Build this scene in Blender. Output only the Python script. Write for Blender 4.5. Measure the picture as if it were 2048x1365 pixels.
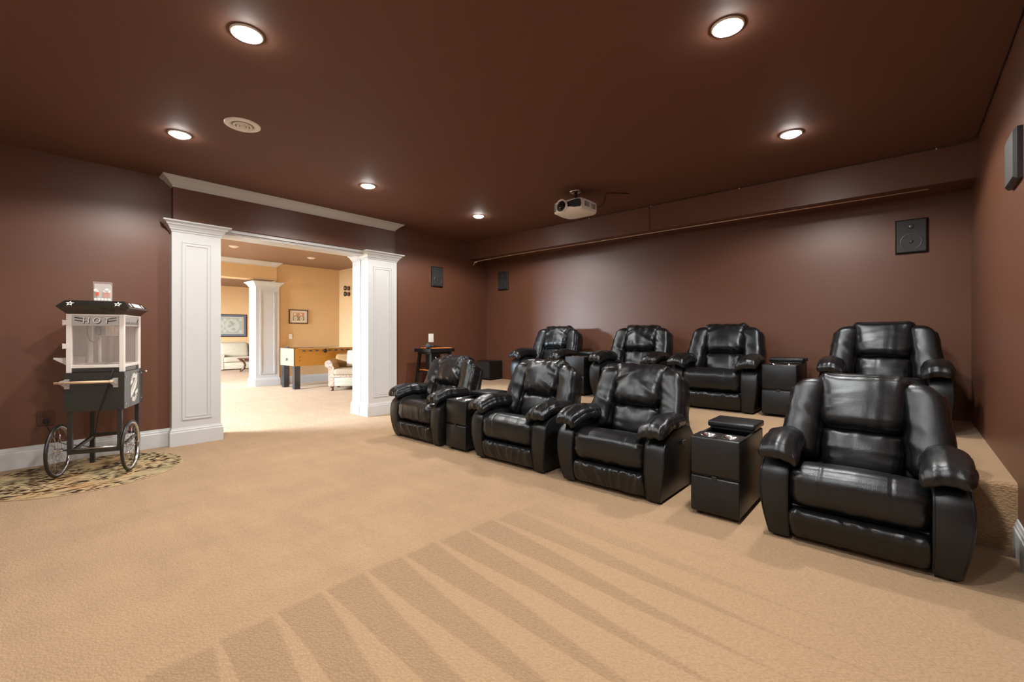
import bpy, math, random
import numpy as np
from math import sin, cos, pi, radians as R

for o in list(bpy.data.objects):
    bpy.data.objects.remove(o, do_unlink=True)
scene = bpy.context.scene
COL = scene.collection

# ------------------------------------------------------------------ camera
cam_d = bpy.data.cameras.new('camera')
cam = bpy.data.objects.new('camera', cam_d)
COL.objects.link(cam)
cam_d.sensor_width = 36.0
cam_d.lens = 36.0 * 886.4 / 2048.0
cam_d.shift_y = -(682.5 - 668.5) / 2048.0
cam_d.clip_start = 0.05
cam_d.clip_end = 100
cam.location = (0, 0, 1.27)
cam.rotation_euler = (R(90), 0, 0.726)
scene.camera = cam

# ------------------------------------------------------------------ world and daylight
world = bpy.data.worlds.new('world')
scene.world = world
world.use_nodes = True
wn = world.node_tree.nodes['Background']
wn.inputs['Color'].default_value = (0.72, 0.86, 1.0, 1)
wn.inputs['Strength'].default_value = 1.0
vs = scene.view_settings
vs.view_transform = 'Standard'
vs.look = 'None'
vs.exposure = -0.08
vs.gamma = 1.0
vs.use_curve_mapping = False

LAMP_W = 175.0
LAMP_COL = (1.0, 0.96, 0.90)
LENS_E = 180.0


def area(name, loc, rot, sx, sy, power, col):
    d = bpy.data.lights.new(name, 'AREA')
    d.shape = 'RECTANGLE'
    d.size = sx
    d.size_y = sy
    d.energy = power
    d.color = col
    o = bpy.data.objects.new(name, d)
    COL.objects.link(o)
    o.location = loc
    o.rotation_euler = rot
    return o


# daylight behind the window walls of the two rooms beyond the opening
area('window_daylight', (-10.3, -3.3, 3.1), (R(58), 0, R(-12)), 2.8, 2.2, 8200, (0.78, 0.89, 1.0))
area('window_daylight', (-14.6, -0.6, 3.0), (R(58), 0, 0), 4.6, 2.8, 4300, (0.86, 0.93, 1.0))

# ------------------------------------------------------------------ materials
MATS = {}


def nodes_of(name):
    m = bpy.data.materials.new(name)
    m.use_nodes = True
    nt = m.node_tree
    return m, nt, nt.nodes['Principled BSDF']


def mat(name, col, rough=0.5, metal=0.0, noise=0.0, nscale=8.0, bump=0.0, bscale=80.0, spec=0.5, coat=0.0,
        emit=None, estr=0.0, stretch=None, bdetail=3.0, sheen=0.0, bdist=0.01):
    m, nt, b = nodes_of(name)
    N, L = nt.nodes, nt.links
    b.inputs['Roughness'].default_value = rough
    b.inputs['Metallic'].default_value = metal
    b.inputs['Specular IOR Level'].default_value = spec
    b.inputs['Coat Weight'].default_value = coat
    b.inputs['Sheen Weight'].default_value = sheen
    tc = N.new('ShaderNodeTexCoord')
    mp = N.new('ShaderNodeMapping')
    L.new(tc.outputs['Object'], mp.inputs['Vector'])
    if stretch:
        mp.inputs['Scale'].default_value = stretch
    nz = N.new('ShaderNodeTexNoise')
    nz.inputs['Scale'].default_value = nscale
    nz.inputs['Detail'].default_value = 4
    L.new(mp.outputs['Vector'], nz.inputs['Vector'])
    cr = N.new('ShaderNodeMix')
    cr.data_type = 'RGBA'
    k = noise
    cr.inputs['A'].default_value = tuple(max(0, c * (1 - k)) for c in col) + (1,)
    cr.inputs['B'].default_value = tuple(min(1, c * (1 + k)) for c in col) + (1,)
    L.new(nz.outputs['Fac'], cr.inputs['Factor'])
    L.new(cr.outputs['Result'], b.inputs['Base Color'])
    if bump:
        bz = N.new('ShaderNodeTexNoise')
        bz.inputs['Scale'].default_value = bscale
        bz.inputs['Detail'].default_value = bdetail
        L.new(mp.outputs['Vector'], bz.inputs['Vector'])
        bp = N.new('ShaderNodeBump')
        bp.inputs['Strength'].default_value = bump
        bp.inputs['Distance'].default_value = bdist
        L.new(bz.outputs['Fac'], bp.inputs['Height'])
        L.new(bp.outputs['Normal'], b.inputs['Normal'])
    if emit:
        b.inputs['Emission Color'].default_value = tuple(emit) + (1,)
        b.inputs['Emission Strength'].default_value = estr
    MATS[name] = m
    return m


mat('brown_paint', (0.125, 0.050, 0.028), 0.42, noise=0.06, nscale=1.5, bump=0.10, bscale=55, bdist=0.004)
mat('brown_ceiling', (0.140, 0.060, 0.037), 0.72, noise=0.05, nscale=1.2, bump=0.08, bscale=60, bdist=0.004)
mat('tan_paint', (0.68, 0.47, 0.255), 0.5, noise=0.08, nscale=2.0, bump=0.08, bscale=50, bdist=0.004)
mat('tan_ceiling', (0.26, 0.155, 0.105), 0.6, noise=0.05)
mat('white_trim', (0.555, 0.565, 0.575), 0.35, noise=0.02, nscale=5)
mat('black_plastic', (0.012, 0.012, 0.013), 0.4, noise=0.1)
mat('speaker_grille', (0.022, 0.022, 0.024), 0.62, noise=0.2, nscale=200, bump=0.5, bscale=700, bdist=0.001)
mat('lit_grille', (0.065, 0.065, 0.067), 0.5, noise=0.1, nscale=200, bump=0.3, bscale=700, bdist=0.001)  # speaker grille with the light falling on the right-wall speaker put into its colour
mat('grey_plastic', (0.04, 0.045, 0.05), 0.35, noise=0.1)
mat('black_metal', (0.022, 0.021, 0.019), 0.33, noise=0.12, spec=0.6)
mat('black_satin', (0.02, 0.018, 0.016), 0.16, noise=0.1, spec=0.9, coat=0.6)
mat('rubber', (0.012, 0.012, 0.012), 0.38)
mat('chrome', (0.75, 0.75, 0.76), 0.16, metal=1.0)
mat('steel', (0.62, 0.6, 0.58), 0.28, metal=1.0)
mat('silver_bracket', (0.6, 0.58, 0.55), 0.35, metal=0.6)
mat('pale_wood', (0.62, 0.44, 0.28), 0.45, noise=0.25, nscale=14, stretch=(1, 12, 12))
mat('white_enamel', (0.78, 0.73, 0.69), 0.3, noise=0.02)
mat('deck_metal', (0.55, 0.47, 0.43), 0.3, metal=0.4, noise=0.1)
mat('decal_white', (0.85, 0.84, 0.8), 0.5)
mat('decal_black', (0.02, 0.02, 0.02), 0.5)
mat('lamp_trim', (0.85, 0.85, 0.83), 0.4)
mat('lamp_lens', (1, 1, 1), 0.5, emit=(1.0, 0.95, 0.88), estr=LENS_E)
mat('lamp_lens_off', (0.78, 0.68, 0.6), 0.4)
mat('vent_white', (0.93, 0.93, 0.92), 0.4)
mat('vent_shadow', (0.30, 0.29, 0.28), 0.6)
mat('projector_white', (0.92, 0.92, 0.92), 0.35, noise=0.02)
mat('projector_grey', (0.16, 0.17, 0.18), 0.4)
mat('lens_glass', (0.008, 0.009, 0.010), 0.08, spec=0.8, coat=0.8)
mat('cable_pink', (0.78, 0.60, 0.50), 0.4)
mat('cable_dark', (0.035, 0.015, 0.011), 0.5)
mat('cable_black', (0.01, 0.01, 0.01), 0.4)
mat('plate_white', (0.86, 0.86, 0.84), 0.35)
mat('plate_brown', (0.09, 0.036, 0.021), 0.4)
mat('black_wood', (0.008, 0.007, 0.007), 0.35, noise=0.2, nscale=20)
mat('orange_wood', (0.62, 0.19, 0.04), 0.4, noise=0.25, nscale=10, stretch=(1, 10, 10))
mat('fuzzy_dark', (0.05, 0.055, 0.06), 0.8, bump=0.4, bscale=200)
mat('oak', (0.46, 0.21, 0.025), 0.38, noise=0.35, nscale=5, stretch=(8, 1, 14))
mat('maple', (0.27, 0.195, 0.125), 0.45, noise=0.12, nscale=30)
mat('foos_leg', (0.012, 0.014, 0.018), 0.22, spec=0.7)
mat('green_felt', (0.05, 0.22, 0.06), 0.8)
mat('cream_fabric', (0.50, 0.45, 0.35), 0.8, noise=0.08, nscale=20, bump=0.15, bscale=150, bdist=0.003)
mat('sage_fabric', (0.40, 0.39, 0.31), 0.8, noise=0.06, nscale=20)
mat('dark_walnut', (0.09, 0.03, 0.016), 0.3, noise=0.3, nscale=8)
mat('bronze', (0.10, 0.055, 0.02), 0.35, metal=0.6)
mat('frame_brown', (0.05, 0.022, 0.012), 0.35)
mat('mat_board', (0.78, 0.66, 0.55), 0.7)
mat('mat_blue', (0.13, 0.15, 0.19), 0.7)
mat('print_tan', (0.55, 0.33, 0.2), 0.7, noise=0.3, nscale=20)
mat('print_rose', (0.62, 0.3, 0.2), 0.7, noise=0.3, nscale=20)
mat('print_green', (0.22, 0.24, 0.13), 0.7, noise=0.4, nscale=20)
mat('map_ground', (0.36, 0.38, 0.31), 0.7, noise=0.25, nscale=30)
mat('map_sea', (0.45, 0.48, 0.45), 0.7, noise=0.15, nscale=25)
mat('map_land', (0.34, 0.36, 0.27), 0.7, noise=0.3, nscale=20)
mat('floor_edge', (0.5, 0.36, 0.21), 0.9)
mat('red_print', (0.75, 0.10, 0.04), 0.5)
mat('red_print_pale', (0.75, 0.32, 0.26), 0.5)
mat('throw_white', (0.5, 0.47, 0.42), 0.9, bump=0.4, bscale=90)
mat('outside_white', (0.8, 0.8, 0.78), 0.5)


def leather_mat(name, grain=1.0, r0=0.27, r1=0.37):
    m, nt, b = nodes_of(name)
    N, L = nt.nodes, nt.links
    b.inputs['Base Color'].default_value = (0.0065, 0.0065, 0.007, 1)
    b.inputs['Specular Tint'].default_value = (0.86, 0.93, 1.0, 1)
    b.inputs['Specular IOR Level'].default_value = 0.55
    tc = N.new('ShaderNodeTexCoord')
    vo = N.new('ShaderNodeTexVoronoi')
    vo.inputs['Scale'].default_value = 260
    L.new(tc.outputs['Object'], vo.inputs['Vector'])
    nz = N.new('ShaderNodeTexNoise')
    nz.inputs['Scale'].default_value = 9
    nz.inputs['Detail'].default_value = 3
    nz.inputs['Distortion'].default_value = 1.2
    L.new(tc.outputs['Object'], nz.inputs['Vector'])
    b1 = N.new('ShaderNodeBump')
    b1.inputs['Strength'].default_value = 0.16 * grain
    b1.inputs['Distance'].default_value = 0.0025
    L.new(vo.outputs['Distance'], b1.inputs['Height'])
    b2 = N.new('ShaderNodeBump')
    b2.inputs['Strength'].default_value = 0.13 * grain
    b2.inputs['Distance'].default_value = 0.012
    L.new(nz.outputs['Fac'], b2.inputs['Height'])
    L.new(b1.outputs['Normal'], b2.inputs['Normal'])
    L.new(b2.outputs['Normal'], b.inputs['Normal'])
    rr = N.new('ShaderNodeMapRange')
    rr.inputs['To Min'].default_value = r0
    rr.inputs['To Max'].default_value = r1
    L.new(nz.outputs['Fac'], rr.inputs['Value'])
    L.new(rr.outputs['Result'], b.inputs['Roughness'])
    MATS[name] = m


leather_mat('leather', 1.0)
leather_mat('leather_flat', 0.35, 0.38, 0.46)


def carpet_mat():
    m, nt, b = nodes_of('carpet')
    N, L = nt.nodes, nt.links
    b.inputs['Roughness'].default_value = 0.95
    b.inputs['Specular IOR Level'].default_value = 0.1
    b.inputs['Sheen Weight'].default_value = 0.15
    geo = N.new('ShaderNodeNewGeometry')
    sep = N.new('ShaderNodeSeparateXYZ')
    L.new(geo.outputs['Position'], sep.inputs['Vector'])

    def M(op, a, bb=None, c=None, clamp=False):
        n = N.new('ShaderNodeMath')
        n.operation = op
        n.use_clamp = clamp
        for i, v in enumerate((a, bb, c)):
            if v is None:
                continue
            if isinstance(v, (int, float)):
                n.inputs[i].default_value = v
            else:
                L.new(v, n.inputs[i])
        return n.outputs[0]

    def noise(scale, detail=2, vec=None, stretch=None, rot=0):
        n = N.new('ShaderNodeTexNoise')
        n.inputs['Scale'].default_value = scale
        n.inputs['Detail'].default_value = detail
        v = geo.outputs['Position']
        if stretch:
            mp = N.new('ShaderNodeMapping')
            mp.inputs['Scale'].default_value = stretch
            mp.inputs['Rotation'].default_value = (0, 0, rot)
            L.new(v, mp.inputs['Vector'])
            v = mp.outputs['Vector']
        L.new(v, n.inputs['Vector'])
        return n.outputs['Fac']

    X, Y = sep.outputs['X'], sep.outputs['Y']
    n1 = noise(1.3, 2)
    # vacuum strokes along x, starting at x = -2.1: dark wedges that narrow with distance
    wob = M('MULTIPLY', M('SUBTRACT', n1, 0.5), 0.06)
    ys = M('ADD', M('ADD', Y, wob), M('MULTIPLY', X, 0.04))
    ph = M('DIVIDE', ys, 0.235)
    fr = M('FRACT', ph)
    cell = M('FLOOR', ph)
    jit = M('MULTIPLY', M('SINE', M('MULTIPLY', cell, 12.9)), 0.07)
    t = M('ADD', M('ADD', X, 2.10), jit)
    width = M('SUBTRACT', 0.96, M('MULTIPLY', t, 0.50))
    width = M('MAXIMUM', width, 0.10)
    edge = M('MULTIPLY', M('SUBTRACT', width, fr), 14.0, clamp=True)
    edge2 = M('MULTIPLY', fr, 25.0, clamp=True)
    start = M('MULTIPLY', t, 30.0, clamp=True)
    fadeX = M('SUBTRACT', 1.0, M('MULTIPLY', M('SUBTRACT', t, 1.2), 0.55), clamp=True)
    fy = M('MULTIPLY', M('SUBTRACT', 2.75, Y), 1.6, clamp=True)
    dark = M('MULTIPLY', M('MULTIPLY', M('MULTIPLY', edge, edge2), start), M('MULTIPLY', fadeX, fy))
    # loose footprints and strokes elsewhere
    s1 = noise(1.0, 2, stretch=(3.2, 1.1, 1), rot=0.5)
    s2 = noise(1.6, 2, stretch=(1.0, 3.4, 1), rot=-0.3)
    loose = M('MULTIPLY', M('SUBTRACT', M('ADD', s1, s2), 1.0), 1.5)
    loose = M('MULTIPLY', loose, M('SUBTRACT', 1.0, start))
    val = M('SUBTRACT', 1.0, M('MULTIPLY', dark, 0.18))
    val = M('ADD', val, M('MULTIPLY', loose, 0.16))
    fine = noise(420, 2)
    val = M('ADD', val, M('MULTIPLY', M('SUBTRACT', fine, 0.5), 0.22))
    # woven loops in a diamond lattice
    mpv = N.new('ShaderNodeMapping')
    mpv.inputs['Rotation'].default_value = (0, 0, 0.6)
    mpv.inputs['Scale'].default_value = (1.0, 1.7, 1.3)
    L.new(geo.outputs['Position'], mpv.inputs['Vector'])
    vor = N.new('ShaderNodeTexVoronoi')
    vor.inputs['Scale'].default_value = 62
    vor.inputs['Randomness'].default_value = 0.75
    L.new(mpv.outputs['Vector'], vor.inputs['Vector'])
    loop = M('SUBTRACT', 1.0, M('MULTIPLY', vor.outputs['Distance'], 1.5))
    val = M('ADD', val, M('MULTIPLY', M('SUBTRACT', loop, 0.4), 0.16))
    mix = N.new('ShaderNodeMix')
    mix.data_type = 'RGBA'
    mix.blend_type = 'MULTIPLY'
    mix.inputs['Factor'].default_value = 1.0
    mix.inputs['A'].default_value = (0.412, 0.270, 0.152, 1)
    cv = N.new('ShaderNodeCombineColor')
    for i in range(3):
        L.new(val, cv.inputs[i])
    L.new(cv.outputs[0], mix.inputs['B'])
    L.new(mix.outputs['Result'], b.inputs['Base Color'])
    bp = N.new('ShaderNodeBump')
    bp.inputs['Strength'].default_value = 0.8
    bp.inputs['Distance'].default_value = 0.006
    L.new(M('ADD', loop, M('MULTIPLY', fine, 0.6)), bp.inputs['Height'])
    L.new(bp.outputs['Normal'], b.inputs['Normal'])
    MATS['carpet'] = m


carpet_mat()


def rug_mat():
    m, nt, b = nodes_of('rug_pattern')
    N, L = nt.nodes, nt.links
    b.inputs['Roughness'].default_value = 0.95
    b.inputs['Specular IOR Level'].default_value = 0.1
    tc = N.new('ShaderNodeTexCoord')
    mp = N.new('ShaderNodeMapping')
    mp.inputs['Scale'].default_value = (1.7, 0.9, 1)
    mp.inputs['Rotation'].default_value = (0, 0, 0.5)
    L.new(tc.outputs['Object'], mp.inputs['Vector'])
    vo = N.new('ShaderNodeTexVoronoi')
    vo.feature = 'SMOOTH_F1'
    vo.inputs['Scale'].default_value = 24
    vo.inputs['Randomness'].default_value = 1.0
    L.new(mp.outputs['Vector'], vo.inputs['Vector'])
    nz = N.new('ShaderNodeTexNoise')
    nz.inputs['Scale'].default_value = 3.2
    nz.inputs['Detail'].default_value = 2
    L.new(tc.outputs['Object'], nz.inputs['Vector'])
    base = N.new('ShaderNodeValToRGB')
    e = base.color_ramp.elements
    e[0].position = 0.35
    e[0].color = (0.33, 0.27, 0.16, 1)
    e[1].position = 0.65
    e[1].color = (0.42, 0.26, 0.125, 1)
    x = e.new(0.5)
    x.color = (0.45, 0.34, 0.19, 1)
    L.new(nz.outputs['Fac'], base.inputs['Fac'])
    spot = N.new('ShaderNodeValToRGB')
    spot.color_ramp.elements[0].position = 0.36
    spot.color_ramp.elements[0].color = (1, 1, 1, 1)
    spot.color_ramp.elements[1].position = 0.46
    spot.color_ramp.elements[1].color = (0, 0, 0, 1)
    L.new(vo.outputs['Distance'], spot.inputs['Fac'])
    thr = N.new('ShaderNodeTexNoise')
    thr.inputs['Scale'].default_value = 2.4
    L.new(mp.outputs['Vector'], thr.inputs['Vector'])
    tr = N.new('ShaderNodeValToRGB')
    tr.color_ramp.elements[0].position = 0.36
    tr.color_ramp.elements[1].position = 0.50
    L.new(thr.outputs['Fac'], tr.inputs['Fac'])
    mm = N.new('ShaderNodeMath')
    mm.operation = 'MULTIPLY'
    L.new(spot.outputs['Color'], mm.inputs[0])
    L.new(tr.outputs['Color'], mm.inputs[1])
    mix = N.new('ShaderNodeMix')
    mix.data_type = 'RGBA'
    L.new(mm.outputs[0], mix.inputs['Factor'])
    L.new(base.outputs['Color'], mix.inputs['A'])
    mix.inputs['B'].default_value = (0.045, 0.022, 0.012, 1)
    L.new(mix.outputs['Result'], b.inputs['Base Color'])
    MATS['rug_pattern'] = m


rug_mat()


def stripe_mat(name, cols, scale, axis=0, rough=0.8):
    m, nt, b = nodes_of(name)
    N, L = nt.nodes, nt.links
    b.inputs['Roughness'].default_value = rough
    tc = N.new('ShaderNodeTexCoord')
    wv = N.new('ShaderNodeTexWave')
    wv.bands_direction = 'XYZ'[axis]
    wv.inputs['Scale'].default_value = scale
    wv.inputs['Distortion'].default_value = 0.3
    L.new(tc.outputs['Object'], wv.inputs['Vector'])
    r = N.new('ShaderNodeValToRGB')
    e = r.color_ramp.elements
    e[0].color = tuple(cols[0]) + (1,)
    e[1].color = tuple(cols[-1]) + (1,)
    for i, c in enumerate(cols[1:-1]):
        x = e.new((i + 1) / (len(cols) - 1))
        x.color = tuple(c) + (1,)
    L.new(wv.outputs['Fac'], r.inputs['Fac'])
    L.new(r.outputs['Color'], b.inputs['Base Color'])
    MATS[name] = m


stripe_mat('stripe_gold', [(0.22, 0.12, 0.04), (0.44, 0.29, 0.13), (0.34, 0.2, 0.08)], 5.5, 1)
stripe_mat('stripe_cream', [(0.40, 0.32, 0.23), (0.26, 0.18, 0.12), (0.44, 0.37, 0.28)], 6.5, 0)


def floral_mat():
    m, nt, b = nodes_of('floral')
    N, L = nt.nodes, nt.links
    b.inputs['Roughness'].default_value = 0.85
    tc = N.new('ShaderNodeTexCoord')
    vo = N.new('ShaderNodeTexVoronoi')
    vo.inputs['Scale'].default_value = 30
    L.new(tc.outputs['Object'], vo.inputs['Vector'])
    r = N.new('ShaderNodeValToRGB')
    e = r.color_ramp.elements
    e[0].color = (0.20, 0.04, 0.04, 1)
    e[1].position = 0.6
    e[1].color = (0.45, 0.36, 0.28, 1)
    L.new(vo.outputs['Distance'], r.inputs['Fac'])
    L.new(r.outputs['Color'], b.inputs['Base Color'])
    MATS['floral'] = m


floral_mat()


def pane_mat(name, tint, gloss=0.06, opac=0.0, ocol=(1, 1, 1)):
    m = bpy.data.materials.new(name)
    m.use_nodes = True
    nt = m.node_tree
    N, L = nt.nodes, nt.links
    N.clear()
    out = N.new('ShaderNodeOutputMaterial')
    tr = N.new('ShaderNodeBsdfTransparent')
    tr.inputs['Color'].default_value = tuple(tint) + (1,)
    gl = N.new('ShaderNodeBsdfGlossy')
    gl.inputs['Roughness'].default_value = 0.05
    df = N.new('ShaderNodeBsdfDiffuse')
    df.inputs['Color'].default_value = tuple(ocol) + (1,)
    m1 = N.new('ShaderNodeMixShader')
    m1.inputs['Fac'].default_value = opac
    L.new(tr.outputs[0], m1.inputs[1])
    L.new(df.outputs[0], m1.inputs[2])
    m2 = N.new('ShaderNodeMixShader')
    m2.inputs['Fac'].default_value = gloss
    L.new(m1.outputs[0], m2.inputs[1])
    L.new(gl.outputs[0], m2.inputs[2])
    L.new(m2.outputs[0], out.inputs['Surface'])
    MATS[name] = m


pane_mat('cart_glass', (0.95, 0.93, 0.92), 0.09, 0.08, (0.75, 0.65, 0.6))
pane_mat('sign_glass', (0.9, 0.88, 0.86), 0.06, 0.62, (0.62, 0.58, 0.56))
pane_mat('plastic_film', (0.95, 0.93, 0.93), 0.14, 0.30, (0.7, 0.62, 0.62))
pane_mat('window_glass', (0.97, 0.98, 0.98), 0.05)


# ------------------------------------------------------------------ mesh helpers
class B:
    def __init__(s):
        s.v = []
        s.f = []

    def add(s, V, F):
        n = len(s.v)
        s.v += [tuple(map(float, p)) for p in V]
        s.f += [tuple(i + n for i in f) for f in F]
        return s

    def box(s, x0, x1, y0, y1, z0, z1):
        V = [(x, y, z) for x in (x0, x1) for y in (y0, y1) for z in (z0, z1)]
        return s.add(V, [(0, 1, 3, 2), (4, 6, 7, 5), (0, 4, 5, 1), (2, 3, 7, 6), (0, 2, 6, 4), (1, 5, 7, 3)])

    def cbox(s, x0, x1, y0, y1, z0, z1, c=0.005, T=None):
        h = np.array([abs(x1 - x0), abs(y1 - y0), abs(z1 - z0)]) / 2
        ctr = np.array([(x0 + x1), (y0 + y1), (z0 + z1)]) / 2
        c = min(c, h.min() * 0.95)
        ax = [np.array([-a, -(a - c), a - c, a]) for a in h]
        V, F, q, n = rgrid(ax, h, c)
        V = V + ctr
        if T is not None:
            V = np.array([T(p) for p in V])
        return s.add(V, F)

    def cyl(s, p0, p1, r0, r1=None, n=16, caps=True):
        r1 = r0 if r1 is None else r1
        p0 = np.array(p0, float)
        p1 = np.array(p1, float)
        d = (p1 - p0) / np.linalg.norm(p1 - p0)
        a = np.cross(d, (0, 0, 1) if abs(d[2]) < 0.9 else (1, 0, 0))
        a /= np.linalg.norm(a)
        b = np.cross(d, a)
        V = []
        for p, r in ((p0, r0), (p1, r1)):
            for i in range(n):
                t = 2 * pi * i / n
                V.append(p + r * (cos(t) * a + sin(t) * b))
        F = [(i, (i + 1) % n, n + (i + 1) % n, n + i) for i in range(n)]
        if caps:
            F += [tuple(range(n))[::-1], tuple(range(n, 2 * n))]
        return s.add(V, F)

    def tube(s, path, r, n=8, closed=False):
        P = [np.array(p, float) for p in path]
        m = len(P)
        V, F = [], []
        up = np.array((0.13, 0.21, 0.97))
        for i, p in enumerate(P):
            if closed:
                d = P[(i + 1) % m] - P[i - 1]
            else:
                d = P[min(i + 1, m - 1)] - P[max(i - 1, 0)]
            d = d / (np.linalg.norm(d) + 1e-9)
            a = np.cross(d, up)
            if np.linalg.norm(a) < 1e-3:
                a = np.cross(d, (1, 0, 0))
            a /= np.linalg.norm(a)
            b = np.cross(d, a)
            for k in range(n):
                t = 2 * pi * k / n
                V.append(p + r * (cos(t) * a + sin(t) * b))
        for i in range(m if closed else m - 1):
            j = (i + 1) % m
            for k in range(n):
                F.append((i * n + k, i * n + (k + 1) % n, j * n + (k + 1) % n, j * n + k))
        if not closed:
            F += [tuple(range(n))[::-1], tuple(range((m - 1) * n, m * n))]
        return s.add(V, F)

    def lathe(s, prof, ctr=(0, 0, 0), n=24, axis=2, sign=1, caps=True):
        V, F = [], []
        for r, z in prof:
            for i in range(n):
                t = 2 * pi * i / n
                p = [0, 0, 0]
                p[axis] = z * sign
                p[(axis + 1) % 3] = r * cos(t)
                p[(axis + 2) % 3] = r * sin(t)
                V.append(np.array(p) + ctr)
        m = len(prof)
        for j in range(m - 1):
            for i in range(n):
                F.append((j * n + i, j * n + (i + 1) % n, (j + 1) * n + (i + 1) % n, (j + 1) * n + i))
        if caps:
            F += [tuple(range(n))[::-1], tuple(range((m - 1) * n, m * n))]
        return s.add(V, F)

    def rloft(s, x0, x1, y0, y1, prof, caps=True):
        V, F = [], []
        for o, z in prof:
            V += [(x0 - o, y0 - o, z), (x1 + o, y0 - o, z), (x1 + o, y1 + o, z), (x0 - o, y1 + o, z)]
        for j in range(len(prof) - 1):
            for i in range(4):
                F.append((j * 4 + i, j * 4 + (i + 1) % 4, j * 4 + 4 + (i + 1) % 4, j * 4 + 4 + i))
        if caps:
            F += [(3, 2, 1, 0), tuple(range(len(V) - 4, len(V)))]
        return s.add(V, F)

    def prism(s, poly, fn, d):
        """poly: 2-D points; fn(u, v, w) -> xyz ; extruded from w=0 to w=d"""
        n = len(poly)
        V = [fn(u, v, 0) for u, v in poly] + [fn(u, v, d) for u, v in poly]
        F = [(i, (i + 1) % n, n + (i + 1) % n, n + i) for i in range(n)]
        F += [tuple(range(n))[::-1], tuple(range(n, 2 * n))]
        return s.add(V, F)

    def frame(s, u0, u1, v0, v1, t, fn, d):
        """four bars round a rectangle"""
        for a0, a1, b0, b1 in ((u0, u1, v0, v0 + t), (u0, u1, v1 - t, v1), (u0, u0 + t, v0 + t, v1 - t), (u1 - t, u1, v0 + t, v1 - t)):
            s.prism([(a0, b0), (a1, b0), (a1, b1), (a0, b1)], fn, d)
        return s

    def build(s, name, m, parent=None, smooth=False, fix=True, angle=None):
        me = bpy.data.meshes.new(name)
        me.from_pydata(s.v, [], s.f)
        if fix:
            import bmesh
            bm = bmesh.new()
            bm.from_mesh(me)
            bmesh.ops.recalc_face_normals(bm, faces=bm.faces)
            bm.to_mesh(me)
            bm.free()
        me.materials.append(MATS[m])
        if smooth:
            me.polygons.foreach_set('use_smooth', [True] * len(me.polygons))
            if angle:
                me.set_sharp_from_angle(angle=R(angle))
        me.update()
        o = bpy.data.objects.new(name, me)
        COL.objects.link(o)
        if parent is not None:
            o.parent = parent
        return o


def rgrid(ax, h, r):
    """surface grid of a box with per-axis sample lists, projected onto a rounded box of corner radius r"""
    h = np.array(h, float)
    idx, q, F = {}, [], []

    def vid(p):
        k = tuple(np.round(p, 6))
        if k not in idx:
            idx[k] = len(q)
            q.append(p)
        return idx[k]
    for a in range(3):
        b, c = (a + 1) % 3, (a + 2) % 3
        for sg in (-1, 1):
            nb, nc = len(ax[b]), len(ax[c])
            g = np.empty((nb, nc), int)
            for i in range(nb):
                for j in range(nc):
                    p = np.zeros(3)
                    p[a] = sg * h[a]
                    p[b] = ax[b][i]
                    p[c] = ax[c][j]
                    g[i, j] = vid(p)
            for i in range(nb - 1):
                for j in range(nc - 1):
                    f = (g[i, j], g[i + 1, j], g[i + 1, j + 1], g[i, j + 1])
                    F.append(tuple(int(k) for k in (f if sg > 0 else f[::-1])))
    q = np.array(q)
    inner = np.clip(q, -(h - r), h - r)
    d = q - inner
    n = d / np.linalg.norm(d, axis=1)[:, None]
    return inner + n * r, F, q / h, n


def pillow(h, r, n):
    h = np.array(h, float)
    ax = []
    for a in range(3):
        t = np.linspace(-1, 1, n[a] + 1)
        t = 0.6 * t + 0.4 * np.sin(t * pi / 2)
        ax.append(t * h[a])
    return rgrid(ax, h, r)


def ridge(s, seed, k=10.0, n=2):
    rng = np.random.RandomState(seed)
    out = np.zeros_like(s)
    for i in range(n):
        f = k * (0.55 + 0.4 * rng.rand() + 0.4 * i)
        ph = rng.rand() * 6.28
        w = 0.5 + 0.5 * np.sin(f * s + ph + 0.9 * np.sin(0.31 * f * s + 2 * ph))
        out += w ** 2.2 / (1 + 0.6 * i)
    return out / n - 0.22


def gather(s, dist, seed, k, reach):
    """soft folds running away from a seam: s along the seam, dist from it"""
    rng = np.random.RandomState(seed + 500)
    ph = rng.rand(2) * 6.28
    L = reach * (0.6 + 0.6 * (0.5 + 0.5 * np.sin(0.3 * k * s + ph[0])))
    return np.exp(-(dist / L) ** 1.5) * ridge(s + 0.12 * dist * np.sin(3 * s + ph[1]), seed, k)


def swell(P, seed, k=9.0, n=5):
    rng = np.random.RandomState(seed)
    out = np.zeros(len(P))
    for i in range(n):
        w = rng.randn(3) * k
        out += np.sin(P @ w + rng.rand() * 6.28)
    return out / n


def empty(name, loc=(0, 0, 0), rz=0.0):
    o = bpy.data.objects.new(name, None)
    COL.objects.link(o)
    o.location = loc
    o.rotation_euler = (0, 0, rz)
    o.empty_display_size = 0.1
    return o


def tag(o, label, cat, group=None):
    o['label'] = label
    o['category'] = cat
    if group:
        o['group'] = group
    return o


def struct(o):
    o['kind'] = 'structure'
    return o


def kids(o):
    return [c for c in bpy.data.objects if c.parent == o]


def copy_tree(o, parent=None):
    c = o.copy()
    COL.objects.link(c)
    c.parent = parent
    for ch in kids(o):
        copy_tree(ch, c)
    return c


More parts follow.
